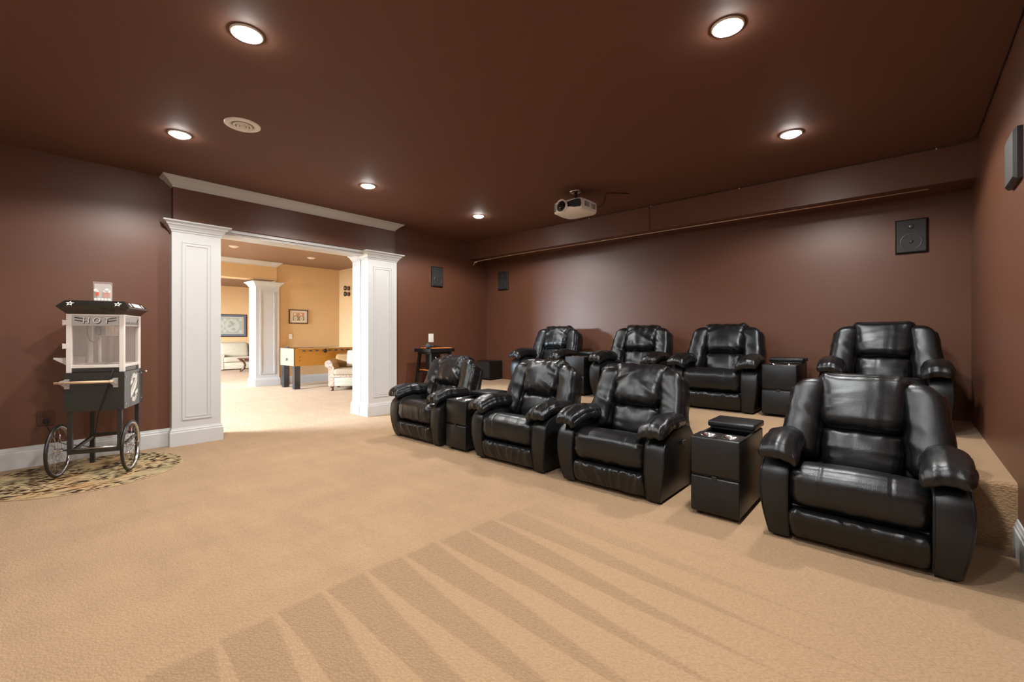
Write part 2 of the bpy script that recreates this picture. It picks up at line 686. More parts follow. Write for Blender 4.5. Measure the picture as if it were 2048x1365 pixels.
def text_mesh(body, size, name='txt', shear=0.0):
    cu = bpy.data.curves.new(name, 'FONT')
    cu.body = body
    cu.size = size
    cu.align_x = 'CENTER'
    cu.align_y = 'CENTER'
    cu.extrude = 0.0008
    cu.shear = shear
    o = bpy.data.objects.new(name, cu)
    COL.objects.link(o)
    dg = bpy.context.evaluated_depsgraph_get()
    me = bpy.data.meshes.new_from_object(o.evaluated_get(dg))
    V = [tuple(v.co) for v in me.vertices]
    F = [tuple(p.vertices) for p in me.polygons]
    bpy.data.objects.remove(o, do_unlink=True)
    return V, F


# ------------------------------------------------------------------ the setting
XL, XR, YB, YF, H = -6.265, 0.487, 6.29, -2.2, 3.04
XL2 = -6.60          # far side of the left wall
ZP = 0.40            # seating platform
YP = 3.86

struct(B().box(-19, XR + 0.2, YF - 0.2, 8.3, -0.1, 0).build('floor', 'carpet'))
pl = B()
rp = 0.035
prof = [(YP, 0.0), (YP, ZP - rp)] + [(YP + rp - rp * cos(a), ZP - rp + rp * sin(a)) for a in (R(22), R(45), R(68), R(90))] + [(YB, ZP), (YB, 0.0)]
pl.prism(prof, lambda u, v, w: (-5.2 + w, u, v), XR + 5.2)
pl.box(XL, -5.2, 4.24, YB, 0.0, ZP)
struct(pl.build('platform', 'carpet', smooth=True, angle=35))

# theatre ceiling / rooms beyond
struct(B().box(XL, XR + 0.2, YF - 0.2, YB + 0.2, H, H + 0.1).build('ceiling', 'brown_ceiling'))
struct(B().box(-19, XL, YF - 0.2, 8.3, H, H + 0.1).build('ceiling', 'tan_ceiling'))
struct(B().box(XL, XR, 5.83, YB, 2.70, H).build('soffit', 'brown_paint'))
struct(B().box(XL - 0.1, XR + 0.2, YB, YB + 0.15, 0, H).build('wall_back', 'brown_paint'))
struct(B().box(XR, XR + 0.15, YF, YB, 0, H).build('wall_right', 'brown_paint'))
struct(B().box(XL, XR + 0.2, YF - 0.15, YF, 0, H).build('wall_front', 'brown_paint'))
w = B()
w.box(-6.43, XL, YF, 1.22, 0, H)
w.box(-6.43, XL, 4.09, YB, 0, H)
w.box(-6.43, -6.17, 1.20, 4.095, 2.555, H)
struct(w.build('wall_left', 'brown_paint'))
w = B()
w.box(XL2, -6.43, YF, 1.22, 0, H)
w.box(XL2, -6.43, 4.09, 6.2, 0, H)
w.box(XL2, -6.43, 1.22, 4.09, 2.555, H)
struct(w.build('wall_left', 'tan_paint'))

# games room beyond the opening
XF = -11.78
struct(B().box(XF - 0.3, XF, 4.36, 6.2, 0, H).build('wall_far', 'tan_paint'))
struct(B().box(XF - 0.3, XL2, 6.03, 6.2, 0, H).build('wall_side', 'tan_paint'))
struct(B().box(XF - 0.32, XF + 0.06, -1.6, 4.37, 2.60, H).build('wall_far', 'tan_paint'))
w = B()
w.box(XF - 0.3, -11.5, -1.75, -1.6, 0, H)
w.box(-8.1, XL2, -1.75, -1.6, 0, H)
w.box(-11.5, -8.1, -1.75, -1.6, 0, 0.25)
w.box(-11.5, -8.1, -1.75, -1.6, 2.5, H)
struct(w.build('wall_side', 'tan_paint'))
# sitting room behind that
struct(B().box(-19, -18.75, 0.9, 8.3, 0, H).build('wall_far', 'tan_paint'))
struct(B().box(-19, XF, 8.1, 8.3, 0, H).build('wall_side', 'tan_paint'))
w = B()
w.box(-19, -16.8, 0.85, 1.0, 0, H)
w.box(-16.8, -12.4, 0.85, 1.0, 2.55, H)
w.box(-12.4, XF - 0.32, -1.75, 1.0, 0, H)
w.box(-16.8, -12.4, 0.85, 1.0, 0, 0.1)
struct(w.build('wall_side', 'tan_paint'))


def window(idx, x0, x1, y, z0, z1, cols, rows):
    e = struct(empty('window_%d' % idx, (0, 0, 0)))
    f = B()
    f.frame(x0, x1, z0, z1, 0.07, lambda u, v, w: (u, y - 0.10 + w, v), 0.08)
    f.build('window_frame', 'white_trim', e)
    for i in range(1, cols):
        xx = x0 + (x1 - x0) * i / cols
        B().box(xx - 0.02, xx + 0.02, y - 0.09, y - 0.04, z0 + 0.07, z1 - 0.07).build('mullion', 'white_trim', e)
    B().box(x0 + 0.05, x1 - 0.05, y - 0.068, y - 0.062, z0 + 0.05, z1 - 0.05).build('pane', 'window_glass', e)


window(1, -11.5, -8.1, -1.6, 0.25, 2.5, 4, 1)
window(2, -16.8, -12.4, 1.0, 0.1, 2.55, 5, 1)

# baseboards
BBP = [(0.0, 0.0), (0.021, 0.0), (0.021, 0.150), (0.015, 0.158), (0.015, 0.172), (0.010, 0.180), (0.007, 0.198), (0.0, 0.200)]


def baseboard(name, a, b, nrm, z=0.0):
    a = np.array(a, float)
    b = np.array(b, float)
    nrm = np.array(nrm, float)
    L = np.linalg.norm(b - a)
    d = (b - a) / L
    bb = B()
    bb.prism([(o, zz) for o, zz in BBP], lambda u, v, w: (a[0] + nrm[0] * u + d[0] * w, a[1] + nrm[1] * u + d[1] * w, v + z), L)
    return struct(bb.build(name, 'white_trim'))


baseboard('baseboard_left', (XL, YF), (XL, 1.19), (1, 0))
baseboard('baseboard_right', (XR, YF), (XR, YP - 0.002), (-1, 0))
baseboard('baseboard_front', (XL, YF), (XR, YF), (0, 1))
baseboard('baseboard_far', (XF, 4.40), (XF, 6.03), (1, 0))
baseboard('baseboard_side', (XF, 6.03), (XL2, 6.03), (0, -1))


# square panelled columns
def column(x0, x1, y0, y1, label, ztop=2.55, split=None, panel=True):
    """front face is x1 ; split = (xa, xb) pocket-door slot through the shaft"""
    e = tag(empty('square_column', ((x0 + x1) / 2, (y0 + y1) / 2, 0)), label, 'column')
    cx, cy = (x0 + x1) / 2, (y0 + y1) / 2
    segs = [(x0, x1)] if not split else [(x0, split[0]), (split[1], x1)]
    for (a, b) in segs:
        a, b = a - cx, b - cx
        c0, c1 = y0 - cy, y1 - cy
        sh = B().rloft(a, b, c0, c1, [(0, 0), (0, ztop - 0.02)])
        sh.build('shaft', 'white_trim', e)
        ee = 0.0 if split else 0.03
        ba = B().rloft(a, b, c0, c1, [(0.022, 0.0), (0.022, 0.152), (0.016, 0.162), (0.016, 0.176), (0.008, 0.184), (0.004, 0.2), (0.0, 0.2)])
        ba.build('base_moulding', 'white_trim', e)
        cr = B().rloft(a, b, c0, c1, [(0.0, ztop - 0.125), (0.008, ztop - 0.120), (0.010, ztop - 0.105), (0.022, ztop - 0.095), (0.026, ztop - 0.082),
                                      (0.042, ztop - 0.058), (0.056, ztop - 0.046), (0.060, ztop - 0.034), (0.078, ztop - 0.022),
                                      (0.092, ztop - 0.016), (0.092, ztop - 0.002), (0.088, ztop)])
        cr.build('crown_moulding', 'white_trim', e)
    if split:
        B().box(split[0] - cx - 0.005, split[1] - cx + 0.005, y0 - cy + 0.02, y1 - cy - 0.02, 0.01, ztop - 0.03).build('pocket_door_edge', 'white_trim', e)
    if panel:
        # raised picture-frame moulding round a recessed looking field, on the front face
        xf = x1 - cx
        py0, py1, pz0, pz1 = y0 - cy + 0.095, y1 - cy - 0.095, 0.285, ztop - 0.225
        for t, d, o in ((0.012, 0.012, 0.0), (0.020, 0.006, 0.012), (0.010, 0.010, 0.032)):
            B().frame(py0 + o, py1 - o, pz0 + o, pz1 - o, t, lambda u, v, w: (xf - 0.002 + w, u, v), d).build('panel_moulding', 'white_trim', e)
    return e


column(-6.64, -6.17, 1.187, 1.665, 'white panelled square column beside the popcorn cart, left side of the wide opening', split=(-6.407, -6.375))
cr_ = column(-6.64, -6.17, 3.622, 4.133, 'white panelled square column behind the leftmost front recliner, right side of the wide opening', split=(-6.407, -6.375))
lp = B().box(-0.02, 0.02, -0.2575, -0.2555, 1.05, 1.13)
lp.build('latch_plate', 'steel', cr_)
column(-12.15, -11.70, 3.885, 4.42, 'white panelled square column in the far room beside the foosball table')

# head casing of the opening and the two ceiling mouldings
hc = B()
hc.box(-6.60, -6.20, 1.665, 3.622, 2.515, 2.555)
hc.box(-6.60, -6.225, 1.665, 3.622, 2.50, 2.515)
hc.box(-6.375, -6.235, 1.665, 3.622, 2.487, 2.50)
struct(hc.build('trim_1', 'white_trim'))
CRP = [(0.0, 2.930), (0.010, 2.932), (0.014, 2.950), (0.030, 2.962), (0.052, 2.985), (0.080, 3.008), (0.098, 3.016), (0.104, 3.026), (0.112, 3.028), (0.112, H - 0.001)]
struct(B().rloft(-6.55, -6.17, 1.20, 4.095, CRP).build('trim_2', 'white_trim'))
struct(B().rloft(XF - 0.3, XF + 0.06, -1.5, 4.37, CRP).build('trim_3', 'white_trim'))


# unseen white projection screen, added behind the camera to bounce neutral light
scr = tag(empty('added_projection_screen', (-2.9, YF + 0.004, 0.75)), 'wide white projection screen with black border, added unseen on the front wall to bounce light', 'screen')
B().box(-1.55, 1.55, 0.005, 0.03, 0.0, 1.75).build('screen_surface', 'plate_white', scr)
B().frame(-1.62, 1.62, -0.07, 1.82, 0.075, lambda u, v, w: (u, w, v), 0.045).build('border', 'black_plastic', scr)

# ------------------------------------------------------------------ recliners
LEAN = R(21)
YB0, ZB0 = 0.43, 0.40


def lean(P):
    x, w, v = P[:, 0], P[:, 1], P[:, 2]
    return np.c_[x, YB0 + v * sin(LEAN) + w * cos(LEAN), ZB0 + v * cos(LEAN) - w * sin(LEAN)]


def add_part(V, F, name, m, parent, smooth=True, angle=None):
    b = B()
    b.add(V, F)
    return b.build(name, m, parent, smooth=smooth, fix=False, angle=angle)


def make_recliner(seed, wr=1.0):
    root = empty('recliner', (0, 0, 0))
    # side panels: rounded front, wrapped in flat leather
    zz = np.concatenate([np.linspace(0.02, 0.40, 12), np.linspace(0.425, 0.53, 8)])

    def yfront(z):
        t = (z - 0.28) / 0.28
        y = -0.035 + 0.052 * t * t
        if z > 0.40:
            y += 0.16 * ((z - 0.40) / 0.13) ** 2.2
        return y
    prof = [(yfront(z), z) for z in zz] + [(0.30, 0.535), (0.52, 0.52), (0.62, 0.40), (0.62, 0.20), (0.60, 0.02)]

    def outer(z):
        return 0.432 + 0.048 * sin(min(1.0, z / 0.36) * pi / 2) - 0.012 * max(0, (z - 0.36) / 0.17)
    for sx in (-1, 1):
        stations = [(0.0, 0.012), (0.02, 0.004), (0.10, 0.0), (0.5, -0.006), (0.90, 0.0), (0.97, 0.004), (1.0, 0.014)]
        V, F = [], []
        npf = len(prof)
        cy = sum(p[0] for p in prof) / npf
        cz = sum(p[1] for p in prof) / npf
        for t, ins in stations:
            for (y, z) in prof:
                dy, dz = y - cy, z - cz
                L = math.hypot(dy, dz)
                xo = outer(z)
                V.append((sx * (0.318 + t * (xo - 0.318)), y - dy / L * ins, max(0.018, z - dz / L * ins)))
        for j in range(len(stations) - 1):
            for i in range(npf):
                F.append((j * npf + i, j * npf + (i + 1) % npf, (j + 1) * npf + (i + 1) % npf, (j + 1) * npf + i))
        F += [tuple(range(npf)), tuple(range((len(stations) - 1) * npf, len(stations) * npf))]
        b = B().add(V, F)
        arm = b.build('arm_panel', 'leather_flat', root, smooth=True, angle=40)
        for t in (0.06, 0.93):
            path = [(sx * (0.318 + t * (outer(z) - 0.318)), yfront(z) - 0.0005, z) for z in zz[1:-1]]
            B().tube(path, 0.0022, 6).build('seam', 'leather_flat', arm, smooth=True)
        for yy in (0.06, 0.55):
            B().cyl((sx * 0.40, yy, 0.0), (sx * 0.40, yy, 0.022), 0.022, n=10).build('foot', 'black_plastic', root)
    # recline latch on the outside of the right panel
    B().cbox(0.468, 0.482, 0.33, 0.39, 0.40, 0.43, 0.004).build('recline_handle', 'grey_plastic', root)
    # inner base
    B().cbox(-0.318, 0.318, 0.05, 0.60, 0.03, 0.22, 0.01).build('base_frame', 'leather_flat', root)
    # seat cushion
    V, F, q, n = pillow((0.325, 0.28, 0.125), 0.085, (84, 28, 18))
    top = np.clip(n[:, 2], 0, 1)
    front = np.clip(-n[:, 1], 0, 1)
    ex = 1 - np.abs(q[:, 0])
    d = 0.014 * (1 - q[:, 0] ** 2) * top + 0.018 * (1 - q[:, 2] ** 2) * front * (1 - q[:, 0] ** 4)
    d += 0.016 * wr * gather(q[:, 2] * 0.9 + q[:, 1], ex, seed + 1 + 7 * (0), 13, 0.16) * (front + top)
    d += 0.004 * swell(V, seed + 2, 10) * (front + top)
    d += 0.012 * wr * gather(V[:, 0] * 3.0, 1 + q[:, 2], seed + 3, 13, 1.0) * front
    d += 0.006 * wr * gather(V[:, 0] * 3.0, 1 - q[:, 2], seed + 4, 11, 0.9) * front
    for sxm in (-0.16, 0.16):
        d -= 0.004 * np.exp(-((V[:, 0] - sxm) / 0.005) ** 2) * (front + top)
    V = V + n * d[:, None]
    V[:, 1] += 0.235
    V[:, 2] += 0.345
    V[:, 2] -= 0.10 * np.clip((V[:, 1] - 0.10) / 0.4, 0, 1) ** 1.2 * top
    add_part(V, F, 'seat_cushion', 'leather', root)
    # foot rest panel
    V, F, q, n = pillow((0.322, 0.055, 0.098), 0.05, (120, 8, 16))
    front = np.clip(-n[:, 1], 0, 1)
    d = 0.012 * (1 - q[:, 2] ** 2) * front
    d += 0.030 * (0.3 + 0.7 * wr) * gather(V[:, 0] * 3.0, 1 - q[:, 2], seed + 5, 19, 1.5) * front
    d += 0.010 * wr * gather(V[:, 0] * 3.0, 1 + q[:, 2], seed + 6, 13, 0.8) * front
    for sxm in (-0.16, 0.16):
        d -= 0.004 * np.exp(-((V[:, 0] - sxm) / 0.005) ** 2) * front
    V = V + n * d[:, None]
    V[:, 1] += 0.03 - 0.03 * q[:, 2]
    V[:, 2] += 0.118
    add_part(V, F, 'footrest', 'leather', root)
    # arm pads
    wp = min(wr, 0.8)
    for k, sx in enumerate((-1, 1)):
        V, F, q, n = pillow((0.108, 0.272, 0.045), 0.043, (32, 88, 16))
        top = np.clip(n[:, 2], 0, 1)
        ef = (q[:, 1] + 1)                      # distance from front end, 0..2
        oo = q[:, 0] * sx                       # +1 at the outer edge
        d = 0.018 * top * (1 - q[:, 0] ** 2) * (1 - 0.5 * q[:, 1] ** 2)
        d += 0.022 * (0.12 + 0.8 * wp) * gather(q[:, 0] * 1.2, ef, seed + 11 + k, 7, 0.5)
        d += 0.018 * (0.12 + 0.8 * wp) * gather(V[:, 1] * 3.2 + 0.3 * q[:, 0], np.abs(1 - oo), seed + 13 + k, 15, 0.7) * np.clip(1.2 - ef * 0.5, 0.25, 1)
        d += 0.012 * wr * gather(V[:, 1] * 3.2, np.abs(1 + oo), seed + 17 + k, 14, 0.6)
        d += 0.004 * swell(V, seed + 15 + k, 14)
        d -= 0.003 * np.exp(-((q[:, 1] - 0.05) / 0.02) ** 2) * top
        V = V + n * d[:, None]
        f = np.clip((-0.06 - V[:, 1]) / 0.21, 0, 1)       # droop at the front
        V[:, 2] -= 0.052 * f ** 1.5
        V[:, 2] -= 0.036 * np.clip(-oo, 0, 1) ** 1.5 + 0.012 * np.clip(oo, 0, 1) ** 2
        r_ = np.clip((V[:, 1] - 0.02) / 0.24, 0, 1)       # tuck in at the rear
        V[:, 0] *= 1 - 0.22 * r_
        V[:, 0] += sx * (0.378 - 0.004 * r_)
        V[:, 1] += 0.205
        V[:, 2] += 0.588 - 0.02 * r_
        add_part(V, F, 'arm_pad', 'leather', root)
    # back shell
    V, F, q, n = pillow((0.385, 0.05, 0.275), 0.045, (14, 6, 14))
    V[:, 0] *= 1 - 0.10 * np.clip(q[:, 2], -1, 1)
    V[:, 1] += 0.165
    V[:, 2] += 0.265
    add_part(lean(V), F, 'back_shell', 'leather_flat', root)
    # lumbar cushion
    V, F, q, n = pillow((0.215, 0.095, 0.150), 0.07, (52, 10, 38))
    front = np.clip(-n[:, 1], 0, 1)
    d = 0.034 * (1 - q[:, 0] ** 2) * (1 - q[:, 2] ** 2) * front
    d += 0.016 * wr * gather(q[:, 2] * 1.0, 1 - np.abs(q[:, 0]), seed + 21, 9, 0.55) * front
    d += 0.018 * wr * gather(q[:, 0] * 1.3, 1 - q[:, 2], seed + 23, 9, 0.9) * front
    d += 0.006 * swell(V, seed + 22, 14) * front
    V = V + n * d[:, None]
    V[:, 0] *= 1 + 0.05 * q[:, 2]
    V[:, 1] += 0.062
    V[:, 2] += 0.118
    add_part(lean(V), F, 'lumbar_cushion', 'leather', root)
    # head cushion
    V, F, q, n = pillow((0.240, 0.115, 0.200), 0.085, (72, 12, 60))
    front = np.clip(-n[:, 1], 0, 1)
    d = 0.036 * (1 - q[:, 0] ** 2) * (1 - (q[:, 2] + 0.15) ** 2) * front
    for cs in (-1, 1):
        side = np.abs(cs - q[:, 0])
        d += 0.022 * (0.12 + 0.8 * wr) * gather(q[:, 2] * 1.3 + cs * 0.7 * q[:, 0] * wr, side, seed + 31 + cs, 8, 0.55) * (front + 0.2)
    d += 0.016 * wr * gather(q[:, 0] * 1.4, 1 + q[:, 2], seed + 34, 8, 0.7) * front
    d += 0.014 * (0.4 + 0.6 * wr) * gather(q[:, 0] * 1.4, 1 - q[:, 2], seed + 36, 8, 0.5) * (front + 0.4)
    d += 0.010 * swell(V, seed + 32, 11) * front
    V = V + n * d[:, None]
    V[:, 0] *= 1 + 0.09 * np.clip(q[:, 2], -1, 1)
    V[:, 1] += 0.040 - 0.02 * np.clip(-q[:, 2], 0, 1)
    V[:, 2] += 0.440
    add_part(lean(V), F, 'head_cushion', 'leather', root)
    # side wings
    for k, sx in enumerate((-1, 1)):
        V, F, q, n = pillow((0.118, 0.100, 0.285), 0.075, (32, 14, 72))
        front = np.clip(-n[:, 1], 0, 1)
        inn = 1 + q[:, 0] * sx                    # 0 at the inner seam
        out_ = 1 - q[:, 0] * sx
        d = 0.028 * (1 - q[:, 0] ** 2) * front
        d += 0.020 * (0.12 + 0.8 * wr) * gather(V[:, 2] * 2.8 + 0.2 * q[:, 0], inn, seed + 41 + k, 13, 0.75)
        d += 0.012 * (0.12 + 0.8 * wr) * gather(V[:, 2] * 2.8, out_, seed + 43 + k, 15, 0.5)
        d += 0.006 * swell(V, seed + 45 + k, 11) * front
        V = V + n * d[:, None]
        up = np.clip(q[:, 2], -1, 1)
        oo = np.clip(q[:, 0] * sx, -1, 1)
        V[:, 0] += sx * (0.316 - 0.030 * up - 0.006 * up ** 2)
        V[:, 1] += 0.036 - 0.012 * oo
        V[:, 2] += 0.296 - 0.030 * np.clip(oo + 0.2, 0, 1) ** 2 * np.clip(up, 0, 1) ** 3
        add_part(lean(V), F, 'back_wing', 'leather', root)
    return root


protoA = make_recliner(3, 1.2)
protoB = make_recliner(140, 0.6)
protoC = make_recliner(77, 1.1)
FY = 3.165
BY = 5.265
REC = [
    (protoA, (-4.34, FY, 0), 'black leather recliner in the front row, farthest left, nearest the white column'),
    (protoC, (-2.87, FY, 0), 'black leather recliner in the front row, second from the left, right of a cup-holder console'),
    ('A', (-1.785, FY, 0), 'black leather recliner in the front row, second from the right, left of a cup-holder console'),
    (protoB, (-0.215, FY, 0), 'large black leather recliner in the front row, nearest the right wall and camera'),
    ('C', (-4.20, BY, ZP), 'black leather recliner on the platform, farthest left in the back row'),
    ('A', (-2.76, BY, ZP), 'black leather recliner on the platform, second from the left in the back row'),
    ('C', (-1.655, BY, ZP), 'black leather recliner on the platform, second from the right in the back row'),
    ('B', (-0.17, BY, ZP), 'black leather recliner on the platform, rightmost in the back row by the corner'),
]
for p, loc, lab in REC:
    o = p if not isinstance(p, str) else copy_tree({'A': protoA, 'B': protoB, 'C': protoC}[p])
    o.location = loc
    tag(o, lab, 'recliner', 'black leather theatre recliners in two rows')


# ------------------------------------------------------------------ cup-holder consoles
def make_console():
    root = empty('console', (0, 0, 0))
    hw, dp = 0.158, 0.64
    b = B()
    b.cbox(-hw, hw, 0.02, dp, 0.03, 0.40, 0.012)
    b.cbox(-hw, -hw + 0.022, 0.02, dp, 0.38, 0.548, 0.008)
    b.cbox(hw - 0.022, hw, 0.02, dp, 0.38, 0.548, 0.008)
    b.cbox(-hw, hw, 0.20, 0.215, 0.38, 0.548, 0.004)
    b.cbox(-hw, hw, dp - 0.03, dp, 0.38, 0.548, 0.006)
    b.build('body', 'leather_flat', root, smooth=True, angle=40)
    # front half top plate with two round wells
    t = B()
    n = 28
    hx, y0, y1, zt = hw, 0.02, 0.215, 0.550
    wells = [(-0.072, 0.115), (0.072, 0.115)]
    rw = 0.046
    V, F = [], []
    for (wx, wy) in wells:
        x0, x1 = (-hx, 0.0) if wx < 0 else (0.0, hx)
        base = len(V)
        for i in range(n):
            a = 2 * pi * (i + 0.5) / n
            V.append((wx + rw * cos(a), wy + rw * sin(a), zt))
        for i in range(n):
            a = 2 * pi * (i + 0.5) / n
            ca, sa = cos(a), sin(a)
            k = min(((x1 - wx) if ca > 0 else (wx - x0)) / max(1e-6, abs(ca)), ((y1 - wy) if sa > 0 else (wy - y0)) / max(1e-6, abs(sa)))
            V.append((wx + k * ca, wy + k * sa, zt))
        for i in range(n):
            j = (i + 1) % n
            F.append((base + i, base + j, base + n + j, base + n + i))
    t.add(V, F)
    for (wx, wy) in wells:
        t.lathe([(rw, zt), (rw - 0.003, zt - 0.07), (0.001, zt - 0.07)], (wx, wy, 0), n, caps=False)
    t.build('top_plate', 'leather_flat', root, fix=False)
    for (wx, wy) in wells:
        B().lathe([(rw - 0.004, zt - 0.02), (rw - 0.002, zt + 0.002), (rw + 0.004, zt + 0.005), (rw + 0.011, zt + 0.003), (rw + 0.013, zt)], (wx, wy, 0), 32, caps=False).build('cup_ring', 'chrome', root, smooth=True)
    u = B().cbox(-hw - 0.002, hw + 0.002, 0.0, 0.03, 0.290, 0.550, 0.010).build('front_panel', 'leather_flat', root, smooth=True)
    lo = B().cbox(-hw - 0.002, hw + 0.002, -0.004, 0.03, 0.030, 0.278, 0.010).build('front_panel', 'leather_flat', root, smooth=True)
    B().cbox(-0.016, 0.016, -0.010, 0.0, 0.268, 0.292, 0.003).build('pull_tab', 'black_plastic', lo)
    lid = B().cbox(-hw - 0.006, hw + 0.006, 0.37, 0.665, 0.560, 0.605, 0.012)
    lid.cbox(-hw + 0.01, hw - 0.01, 0.38, 0.63, 0.545, 0.562, 0.004)
    lid.build('lid', 'leather_flat', root, smooth=True)
    B().box(-hw + 0.02, hw - 0.02, 0.215, dp - 0.03, 0.40, 0.405).build('bin_floor', 'black_plastic', root)
    for sx in (-1, 1):
        for yy in (0.06, 0.57):
            B().cyl((sx * 0.12, yy, 0.0), (sx * 0.12, yy, 0.032), 0.018, n=10).build('foot', 'black_plastic', root)
    return root


con = make_console()
for i, (loc, lab) in enumerate([
    ((-0.98, FY + 0.03, 0), 'black cup-holder console in the front row beside the recliner nearest the right wall'),
    ((-3.655, FY + 0.03, 0), 'black cup-holder console in the front row between the two leftmost recliners'),
    ((-0.985, BY + 0.02, ZP), 'black cup-holder console on the platform left of the rightmost back recliner'),
    ((-3.50, BY + 0.0, ZP), 'black cup-holder console on the platform between the two leftmost back recliners')]):
    o = con if i == 0 else copy_tree(con)
    o.location = loc
    tag(o, lab, 'console', 'cup-holder consoles between recliners')


# ------------------------------------------------------------------ ceiling: lamps, vent, projector
def recessed(loc, label, lit=True, group='recessed ceiling lamps'):
    e = tag(empty('recessed_lamp', loc), label, 'ceiling lamp', group)
    r = 0.088
    B().lathe([(r, 0.002), (r, -0.006), (r - 0.008, -0.010), (r - 0.016, -0.006), (r - 0.018, 0.002)], (0, 0, 0), 32, caps=False).build('trim_ring', 'lamp_trim', e, smooth=True)
    B().lathe([(r - 0.017, -0.003), (r - 0.024, -0.016), (r - 0.040, -0.025), (0.004, -0.030)], (0, 0, 0), 32).build('lens', 'lamp_lens' if lit else 'lamp_lens_off', e, smooth=True)
    if lit:
        d = bpy.data.lights.new('lamp_light', 'SPOT')
        d.energy = LAMP_W
        d.color = LAMP_COL
        d.spot_size = R(158)
        d.spot_blend = 0.28
        d.shadow_soft_size = 0.06
        o = bpy.data.objects.new('lamp_light', d)
        COL.objects.link(o)
        o.parent = e
        o.location = (0, 0, -0.04)
    return e


recessed((-2.90, 0.915, H), 'lit recessed ceiling lamp, largest on the left, above the open carpet')
recessed((-0.765, 2.73, H), 'lit recessed ceiling lamp, largest on the right, above the front row')
recessed((-4.80, 0.98, H), 'lit recessed ceiling lamp above the popcorn cart, beside the round vent')
recessed((-4.79, 2.81, H), 'lit recessed ceiling lamp in front of the long white ceiling moulding')
recessed((-4.78, 4.63, H), 'lit recessed ceiling lamp farthest away, near the back left corner')
recessed((-0.755, 4.56, H), 'lit recessed ceiling lamp above the back row, near the right wall')
recessed((-0.765, 0.92, H), 'lit recessed ceiling lamp just above the camera')
recessed((-0.765, -0.88, H), 'lit recessed ceiling lamp behind the camera')
recessed((-10.14, 2.96, H), 'unlit recessed ceiling lamp in the far room, above the white crown moulding', False, 'unlit lamps in the far room')
recessed((-10.32, 4.60, H), 'unlit recessed ceiling lamp in the far room, right one above the foosball table', False, 'unlit lamps in the far room')

e = tag(empty('ceiling_vent', (-4.19, 1.29, H)), 'round white ceiling air vent with concentric rings', 'vent')
B().lathe([(0.135, 0.001), (0.135, -0.006), (0.118, -0.014), (0.088, -0.010), (0.085, 0.0)], (0, 0, 0), 40, caps=False).build('rim', 'vent_white', e, smooth=True)
B().lathe([(0.125, -0.0005), (0.001, -0.0005)], (0, 0, 0), 32, caps=False).build('backing', 'vent_shadow', e)
for r0 in (0.072, 0.046):
    B().lathe([(r0, -0.008), (r0 - 0.004, -0.022), (r0 - 0.018, -0.016), (r0 - 0.014, -0.006)], (0, 0, 0), 36, caps=False).build('ring', 'vent_white', e, smooth=True)
B().lathe([(0.022, -0.006), (0.020, -0.020), (0.002, -0.024)], (0, 0, 0), 24).build('centre_cap', 'vent_white', e, smooth=True)

# projector
e = tag(empty('projector', (-3.06, 4.62, 0), 0.0), 'white ceiling-mounted projector with a large round lens', 'projector')
outl = [(-0.225, 0.02), (-0.205, -0.155), (-0.14, -0.19), (0.14, -0.19), (0.205, -0.165), (0.215, 0.02), (0.205, 0.17), (0.16, 0.205), (-0.16, 0.205), (-0.21, 0.17)]
V, F = [], []
lv = [(0.90, 2.752), (0.97, 2.760), (1.0, 2.785), (1.0, 2.865), (0.97, 2.885), (0.88, 2.893)]
for k, z in lv:
    V += [(x * k, y * k, z) for x, y in outl]
m = len(outl)
for j in range(len(lv) - 1):
    for i in range(m):
        F.append((j * m + i, j * m + (i + 1) % m, (j + 1) * m + (i + 1) % m, (j + 1) * m + i))
F += [tuple(range(m)), tuple(range((len(lv) - 1) * m, len(lv) * m))]
B().add(V, F).build('housing', 'projector_white', e, smooth=True, angle=35)
B().prism([(-0.186, 2.774), (-0.10, 2.786), (-0.10, 2.872), (-0.180, 2.870), (-0.192, 2.83)], lambda u, v, w: (u, -0.165 - w, v), 0.016).build('front_grille', 'projector_grey', e)
B().prism([(0.0, 2.806), (0.06, 2.798), (0.12, 2.782), (0.19, 2.780), (0.202, 2.81), (0.195, 2.866), (0.14, 2.876), (0.07, 2.868), (0.0, 2.858)], lambda u, v, w: (u, -0.172 - w, v), 0.022).build('front_grille', 'black_plastic', e)
B().lathe([(0.076, -0.16), (0.080, -0.218), (0.074, -0.226), (0.066, -0.219), (0.066, -0.17)], (-0.055, 0, 2.822), 32, axis=1, caps=False).build('lens_ring', 'projector_white', e, smooth=True)
B().lathe([(0.067, -0.206), (0.050, -0.214), (0.004, -0.218)], (-0.055, 0, 2.822), 28, axis=1).build('lens', 'lens_glass', e, smooth=True)
for k, yy in enumerate((-0.06, 0.08)):
    gv = B()
    for i in range(6):
        gv.box(0.209, 0.2155, yy - 0.05, yy + 0.05, 2.80 + i * 0.010, 2.804 + i * 0.010)
    gv.build('side_vent', 'projector_grey', e)
B().lathe([(0.075, H - 0.001), (0.075, H - 0.012), (0.06, H - 0.018), (0.022, H - 0.022)], (0, 0.02, 0), 28, caps=False).build('ceiling_plate', 'steel', e, smooth=True)
B().cyl((0, 0.02, H - 0.015), (0, 0.02, 2.90), 0.020, n=16).build('mount_pole', 'black_metal', e, smooth=True)
mb = B()
for a in range(4):
    t = pi / 4 + a * pi / 2
    mb.tube([(0, 0.02, 2.905), (0.07 * cos(t), 0.02 + 0.07 * sin(t), 2.905), (0.11 * cos(t), 0.02 + 0.10 * sin(t), 2.888)], 0.007, 6)
mb.build('mount_arms', 'black_metal', e, smooth=True)
o = B().tube([(0.16, 0.205, 2.85), (0.20, 0.27, 2.87), (0.24, 0.30, 2.93), (0.25, 0.30, 3.0), (0.27, 0.32, 3.032), (0.36, 0.40, 3.034), (0.46, 0.52, 3.034)], 0.006, 8).build('power_cable', 'cable_dark', e, smooth=True)

